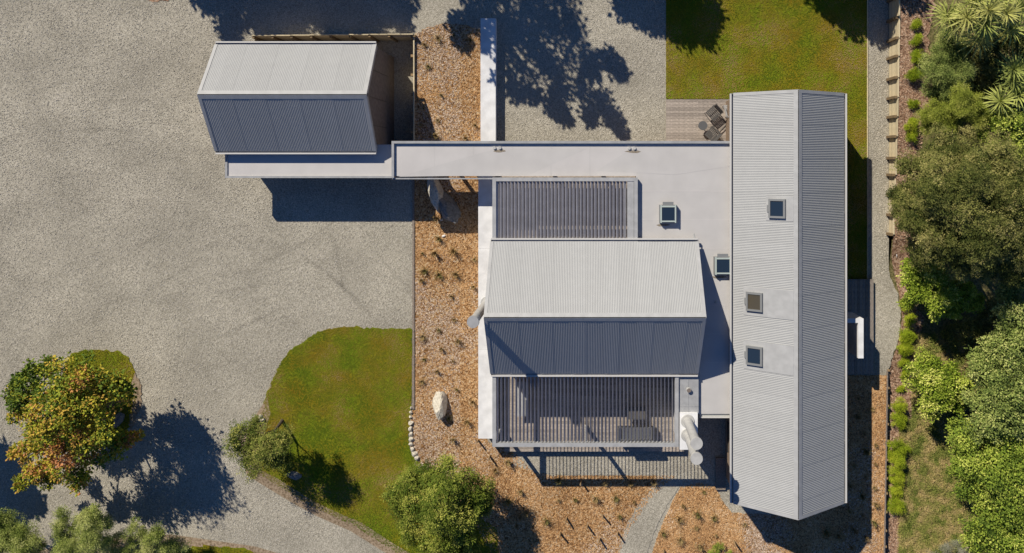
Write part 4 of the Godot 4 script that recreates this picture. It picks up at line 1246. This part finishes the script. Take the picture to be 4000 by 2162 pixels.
	var balls := [[2304, 62, .26], [2303, 102, .32], [2304, 148, .4], [2298, 188, .38], [2298, 262, .24], [2292, 312, .34], [2293, 342, .28], [2282, 766, .36], [2287, 804, .35], [2280, 846, .44], [2275, 876, .42], [2274, 912, .25], [2274, 940, .21], [2266, 978, .13], [2262, 1020, .42], [2262, 1056, .45], [2257, 1130, .56], [2253, 1164, .54], [2257, 1199, .42], [2255, 1233, .36], [2251, 1271, .45]]
	for i in balls.size():
		var q: Array = balls[i]
		var g := east_h(q[1])
		var rr: float = q[2]
		var h := g + rr * 0.8
		var k := (HC - h) / HC
		plant("lime_shrub", "round lime green shrub along the east bark strip, %s from the top" % nth(i), "shrub", NX + (q[0] - NX) * k, NY + (q[1] - NY) * k, [[q[0], q[1], h, rr * 1.05], [q[0] - 3, q[1] + 4, h - rr * 0.2, rr * 0.85], [q[0] + 4, q[1] - 3, h + rr * 0.1, rr * 0.7]], tiny, lime, 75.0, 0.15, 0.02, "lime green shrubs in a row", 0.95)
	var pale := [[0.06, 0.09, 0.025], [0.17, 0.23, 0.055], [0.32, 0.38, 0.10], [0.55, 0.57, 0.20]]
	plant("grey_green_shrub", "big grey-green shrub below the spiky palm heads", "shrub", 2330, 190, [[2372, 140, 2.6, 0.85], [2350, 185, 2.6, 0.9], [2400, 190, 2.8, 0.9], [2385, 225, 2.4, 0.8], [2345, 225, 2.2, 0.6], [2400, 110, 2.2, 0.8]], tiny, pale, 75.0, 0.22, 0.08)
	var fern := [[0.12, 0.15, 0.025], [0.24, 0.29, 0.04], [0.37, 0.41, 0.07], [0.50, 0.50, 0.12]]
	plant("yellow_green_shrub", "feathery yellow-green shrub above the big dark tree", "shrub", 2370, 275, [[2350, 285, 2.8, 0.85], [2400, 255, 3.2, 0.9], [2435, 275, 3.0, 0.85], [2380, 305, 2.6, 0.8], [2340, 310, 2.4, 0.6], [2455, 290, 2.6, 0.6]], tiny, fern, 80.0, 0.20, 0.08)
	var dark := [[0.035, 0.048, 0.013], [0.11, 0.13, 0.032], [0.21, 0.215, 0.06], [0.40, 0.36, 0.13]]
	plant("dark_tree", "large dark olive tree filling the right edge", "tree", 2330, 490, [[2320, 440, 4.0, 1.3], [2300, 520, 4.0, 1.2], [2380, 390, 4.6, 1.4], [2400, 480, 6.0, 1.8], [2480, 420, 5.2, 1.6], [2360, 560, 5.0, 1.5], [2450, 560, 6.0, 1.8], [2540, 490, 5.5, 1.7], [2550, 590, 5.0, 1.6], [2490, 640, 4.5, 1.4], [2400, 640, 4.0, 1.2], [2330, 610, 3.6, 1.0], [2275, 490, 3.2, 0.8], [2560, 670, 4.0, 1.3]], small, dark, 52.0, 0.22, 0.3)
	var green := [[0.06, 0.10, 0.018], [0.18, 0.26, 0.035], [0.33, 0.41, 0.06], [0.56, 0.60, 0.13]]
	plant("green_shrub", "bright green shrub at the right edge above the dark tree", "shrub", 2440, 325, [[2510, 330, 2.6, 0.9], [2550, 320, 2.8, 0.9], [2560, 365, 2.6, 0.8]], broad, green, 60.0, 0.2, 0.08)
	var glossy := [[0.07, 0.11, 0.015], [0.21, 0.30, 0.03], [0.38, 0.46, 0.06], [0.72, 0.72, 0.20]]
	plant("glossy_shrub", "glossy leafed shrub spreading below the dark tree", "shrub", 2330, 715, [[2300, 690, 1.8, 0.7], [2345, 695, 2.2, 0.8], [2295, 735, 1.8, 0.7], [2350, 740, 2.4, 0.85], [2400, 735, 2.2, 0.75], [2445, 750, 2.0, 0.65], [2350, 785, 1.8, 0.55], [2400, 775, 1.8, 0.5], [2290, 665, 1.4, 0.4]], broad, glossy, 52.0, 0.20, 0.07)
	plant("leafy_shrub", "leafy bright green shrub beside the meadow grass", "shrub", 2335, 945, [[2325, 925, 1.6, 0.75], [2375, 920, 1.8, 0.75], [2340, 970, 1.8, 0.8], [2395, 965, 2.0, 0.8], [2350, 1015, 1.6, 0.7], [2400, 1010, 1.6, 0.6], [2425, 980, 1.4, 0.45], [2310, 960, 1.2, 0.5]], broad, glossy, 52.0, 0.20, 0.07)
	plant("leafy_tree", "leafy tree at the right edge beside the dark hollow", "tree", 2440, 900, [[2540, 720, 3.0, 0.8], [2510, 860, 3.0, 0.9], [2550, 800, 3.6, 1.0], [2555, 880, 4.0, 1.2], [2490, 920, 3.0, 1.0], [2530, 960, 4.0, 1.4], [2470, 985, 3.2, 1.0], [2560, 1030, 4.2, 1.4], [2500, 1040, 3.6, 1.2]], broad, pale, 52.0, 0.20, 0.18)
	plant("leafy_tree", "leafy bright tree in the lower right corner", "tree", 2430, 1190, [[2430, 1110, 2.4, 0.9], [2480, 1110, 3.2, 1.1], [2420, 1160, 2.4, 0.8], [2500, 1180, 3.8, 1.3], [2550, 1140, 3.8, 1.3], [2460, 1230, 3.0, 1.0], [2550, 1250, 3.6, 1.3], [2500, 1290, 3.0, 1.1], [2470, 1340, 2.4, 0.9], [2540, 1350, 3.0, 1.2]], broad, green, 54.0, 0.20, 0.18)
	var silver := [[0.156, 0.169, 0.098], [0.312, 0.312, 0.221], [0.468, 0.455, 0.364]]
	plant("silver_shrub", "silvery pale shrub at the bottom edge of the meadow", "shrub", 2385, 1365, [[2375, 1385, 0.8, 0.45], [2400, 1370, 0.7, 0.35], [2425, 1390, 0.9, 0.5], [2350, 1400, 0.7, 0.4], [2445, 1395, 0.9, 0.4]], tiny, silver, 60.0, 0.16, 0.03)
	plant("green_shrub", "small dark green shrub in the bark bed at the bottom edge", "shrub", 1800, 1385, [[1800, 1382, 0.3, 0.25], [1812, 1372, 0.3, 0.2], [1790, 1395, 0.3, 0.25], [1835, 1392, 0.3, 0.2]], tiny, green, 120.0, 0.12, 0.02)
	# hidden understorey that closes the gaps between the shrubs
	plant("understorey_shrub", "dark low shrub in the hollow below the glossy shrub", "shrub", 2440, 830, [[2460, 820, 1.0, 0.9], [2400, 840, 0.6, 0.5], [2500, 780, 1.4, 0.8]], small, dark, 40.0, 0.24, 0.05)
	plant("understorey_shrub", "dark shrub behind the spiky palms", "shrub", 2440, 170, [[2450, 150, 1.8, 0.9], [2500, 190, 1.8, 0.9], [2480, 110, 2.0, 0.9], [2550, 120, 2.2, 0.9], [2540, 280, 1.8, 0.8], [2470, 230, 1.4, 0.7]], small, dark, 44.0, 0.26, 0.06)
	# spiky palm-like trees
	var spiky := rosette_mesh(64, 21)
	var groups := [
		["spiky palm-like tree with many heads in the top right corner", 2420, 75, [[2382, 40, 4.2], [2432, 46, 4.8], [2478, 58, 4.8], [2486, 26, 5.2], [2404, 62, 3.8], [2458, 98, 3.6], [2448, 4, 4.8]]],
		["spiky palm-like tree against the right edge near the top", 2480, 70, [[2532, 34, 5.0], [2540, 70, 4.4], [2570, 20, 4.6], [2510, 0, 4.6]]],
		["spiky palm-like tree with drooping heads at the right edge", 2490, 210, [[2550, 174, 3.6], [2548, 204, 3.4], [2516, 256, 3.4], [2558, 238, 3.2]]]]
	for gq in groups:
		var base := s(gq[1], gq[2], 0)
		base.y = east_h(gq[2])
		var o := thing("spiky_palm_tree", gq[0], "tree", base, 0.0, "spiky palm-like trees")
		var fork := Vector3(0.3, 1.6, -0.1)
		var st := begin()
		tube(st, [Vector3.ZERO, fork], [0.16, 0.13], 9)
		done(st, "trunk", M.trunk, o)
		for hd in gq[3]:
			var c := s(hd[0], hd[1], hd[2]) - base
			st = begin()
			tube(st, [fork, fork.lerp(c, 0.5) + Vector3(0, -0.1, 0), c], [0.09, 0.07, 0.06], 7)
			done(st, "limb", M.trunk, o)
			var mm := put("leaf_head", spiky, M.palm[rng.randi() % 3], o)
			mm.transform = Transform3D(Basis(Vector3(rng.randf() - 0.5, 0, rng.randf() - 0.5).normalized(), 0.25) * Basis(Vector3.UP, rng.randf() * TAU) * Basis.from_scale(Vector3.ONE * rng.randf_range(0.95, 1.25)), c)
	# --- tussocks ---
	var tus := [blade_mesh(30, 0.30, 0.013, 0.26, 0.55, 31), blade_mesh(26, 0.26, 0.013, 0.30, 0.5, 32), blade_mesh(34, 0.34, 0.012, 0.22, 0.6, 33)]
	var beds := {
		"west bark bed below the link roof": [[1100, 549], [1105, 601], [1063, 637], [1095, 637], [1142, 632], [1193, 653], [1069, 682], [1105, 693], [1147, 689], [1191, 721], [1136, 745], [1061, 705], [1142, 804], [1104, 830], [1064, 846], [1153, 857], [1111, 877], [1067, 904], [1140, 908], [1100, 933], [1062, 959], [1149, 979], [1189, 1010], [1129, 1053], [1176, 1059], [1140, 1104], [1180, 1180]],
		"bark bed between garage and white wall": [[1069, 114], [1103, 99], [1078, 168], [1142, 90], [1110, 240], [1066, 273], [1102, 303], [1097, 342], [1172, 348], [1196, 316], [1059, 316], [1183, 102]],
		"bark left of the gravel path": [[1309, 1234], [1279, 1261], [1279, 1159], [1246, 1183], [1405, 1258], [1447, 1255], [1498, 1252], [1549, 1252], [1594, 1261], [1405, 1204], [1522, 1213], [1585, 1213], [1645, 1210], [1324, 1288], [1309, 1297], [1375, 1309], [1558, 1297], [1300, 1321], [1237, 1252]],
		"bark right of the gravel path": [[1717, 1270], [1753, 1291], [1770, 1237], [1708, 1306], [1750, 1327], [1668, 1342], [1711, 1357], [1800, 1345], [1759, 1372], [1795, 1303], [1873, 1318]],
		"shaded bark bed east of the long wing": [[2201, 1118], [2146, 1172], [2175, 1198], [2138, 1222], [2201, 1166], [2166, 1246], [2199, 1265], [2176, 1134], [2134, 1283], [2168, 1295], [2195, 1311], [2146, 1331], [2108, 1347], [2177, 1351], [2140, 1375], [2076, 1337], [2197, 1224], [2158, 1002], [2192, 1028], [2156, 1048], [2174, 1092]]}
	for bed in beds:
		var spots: Array = beds[bed]
		spots.sort_custom(func(a, b): return a[1] < b[1])
		for i in spots.size():
			var o := put("grass_tussock", tus[rng.randi() % 3], M.tuss[rng.randi() % 3])
			o.position = s(spots[i][0], spots[i][1], 0) + Vector3(0, 0.01, 0)
			o.rotation.y = rng.randf() * TAU
			var k := rng.randf_range(0.8, 2.0)
			o.scale = Vector3(k, k, k)
			tag(o, "grass tussock in the %s, %s from the top" % [bed, nth(i)], "tussock", "grass tussocks in the bark beds")
	# --- stakes ---
	var stakes := [[1202, 1107], [1231, 1146], [1462, 1210], [1425, 1302], [1514, 1295], [1477, 1321], [1408, 1340], [1508, 1354], [1553, 1339], [1669, 1384], [1845, 1360], [1886, 1387]]
	stakes.sort_custom(func(a, b): return a[0] < b[0])
	for i in stakes.size():
		var st := begin()
		tube(st, [Vector3(0, -0.02, 0), Vector3(rng.randf_range(-0.05, 0.05), 0.55, rng.randf_range(-0.05, 0.05))], [0.05, 0.045], 4)
		var o := done(st, "stake", M.stake)
		o.position = s(stakes[i][0], stakes[i][1], 0)
		tag(o, "short wooden stake in the south bark bed, %s from the left" % nth(i), "stake", "wooden stakes in the bark")

func rosette_mesh(n: int, seed_: int) -> Mesh:
	var r := RandomNumberGenerator.new()
	r.seed = seed_
	var st := begin()
	for i in n:
		var a := i * 2.39996 + r.randf() * 0.3
		var el := lerpf(1.35, -0.45, pow(float(i) / n, 0.8))
		var l := r.randf_range(0.75, 1.0)
		var d := Vector3(cos(a) * cos(el), sin(el), sin(a) * cos(el))
		var side := Vector3(-sin(a), 0, cos(a)) * 0.026
		var p0 := d * 0.04
		var p1 := d * l * 0.55
		var p2 := d * l + Vector3(0, -0.22 * cos(el), 0)
		quad(st, p0 - side * 0.5, p1 - side, p1 + side, p0 + side * 0.5)
		for p in [p1 - side, p2, p1 + side]: st.add_vertex(p)
	st.generate_normals()
	return st.commit()

func _ready() -> void:
	rng.seed = 20240
	noise.seed = 7
	noise.frequency = 0.02
	# camera: level image plane, looking straight down, lens shifted
	var f := G * HC
	var cam := Camera3D.new()
	cam.name = "camera"
	cam.position = Vector3(0, HC, 0)
	cam.rotation_degrees = Vector3(-90, 0, 0)
	cam.set_frustum(1392.0 / f, Vector2((1287.5 - NX) / f, (NY - 696.0) / f), 1.0, 400.0)
	add_child(cam)
	cam.current = true
	# sky
	var env := Environment.new()
	env.background_mode = Environment.BG_SKY
	var sky := Sky.new()
	var sm := ProceduralSkyMaterial.new()
	sm.sky_top_color = Color(0.25, 0.41, 0.66)
	sm.sky_horizon_color = Color(0.5, 0.62, 0.8)
	sm.ground_bottom_color = Color(0.2, 0.19, 0.16)
	sm.ground_horizon_color = Color(0.5, 0.55, 0.6)
	sm.sky_curve = 0.12
	sm.sun_angle_max = 1.0
	sky.sky_material = sm
	env.sky = sky
	env.background_energy_multiplier = 0.52
	env.tonemap_mode = Environment.TONE_MAPPER_LINEAR
	env.tonemap_exposure = 1.0
	env.sdfgi_enabled = true
	env.ssao_enabled = true
	env.ssil_enabled = true
	var we := WorldEnvironment.new()
	we.name = "environment"
	we.environment = env
	add_child(we)
	var sun := DirectionalLight3D.new()
	sun.name = "sun"
	sun.light_energy = 1.58
	sun.light_color = Color(1.0, 0.96, 0.895)
	sun.light_angular_distance = 0.5
	sun.shadow_enabled = true
	sun.basis = Basis.looking_at(-Vector3(-0.75, 1.0, -1.04).normalized())
	add_child(sun)
	make_materials()
	M.palm = []
	for c in [[0.36, 0.40, 0.09], [0.28, 0.33, 0.07], [0.46, 0.46, 0.13]]: M.palm.append(mat(lin(c[0], c[1], c[2]), 0.75))
	M.tuss = []
	for c in [[0.26, 0.18, 0.065], [0.17, 0.15, 0.04], [0.32, 0.235, 0.095]]: M.tuss.append(mat(lin(c[0], c[1], c[2]), 0.8))
	build_ground()
	build_garage()
	build_link()
	build_living()
	build_wing()
	build_pergola("closed louvred pergola over the court north of the living pavilion", 1238, 447, 1604, 612, 2.95, 1251, 1572, 36, 0.75, [[1244, 452]], 0.0, 0.0, 0.1)
	build_pergola("open louvred pergola over the south deck", 1238, 935, 1707, 1125, 2.95, 1251, 1692, 48, 1.08, [[1243, 1118], [1474, 1118]], 0.08, 0.4, 0.085)
	build_fireplace()
	build_walls()
	build_deck("weathered timber deck with chairs north of the link", 1675, 250, 1850, 370, 0.15, false, [0.5])
	build_deck("timber court deck under the closed pergola", 1256, 440, 1600, 600, 0.2, false, [0.33, 0.66])
	build_deck("timber deck under the open south pergola", 1268, 900, 1720, 1137, 0.4, false, [0.3, 0.7])
	build_deck("narrow shaded timber deck on the east side of the long wing", 2060, 703, 2198, 942, 0.25, true, [0.5])
	build_furniture()
	build_rocks()
	build_plants()
	build_litter()
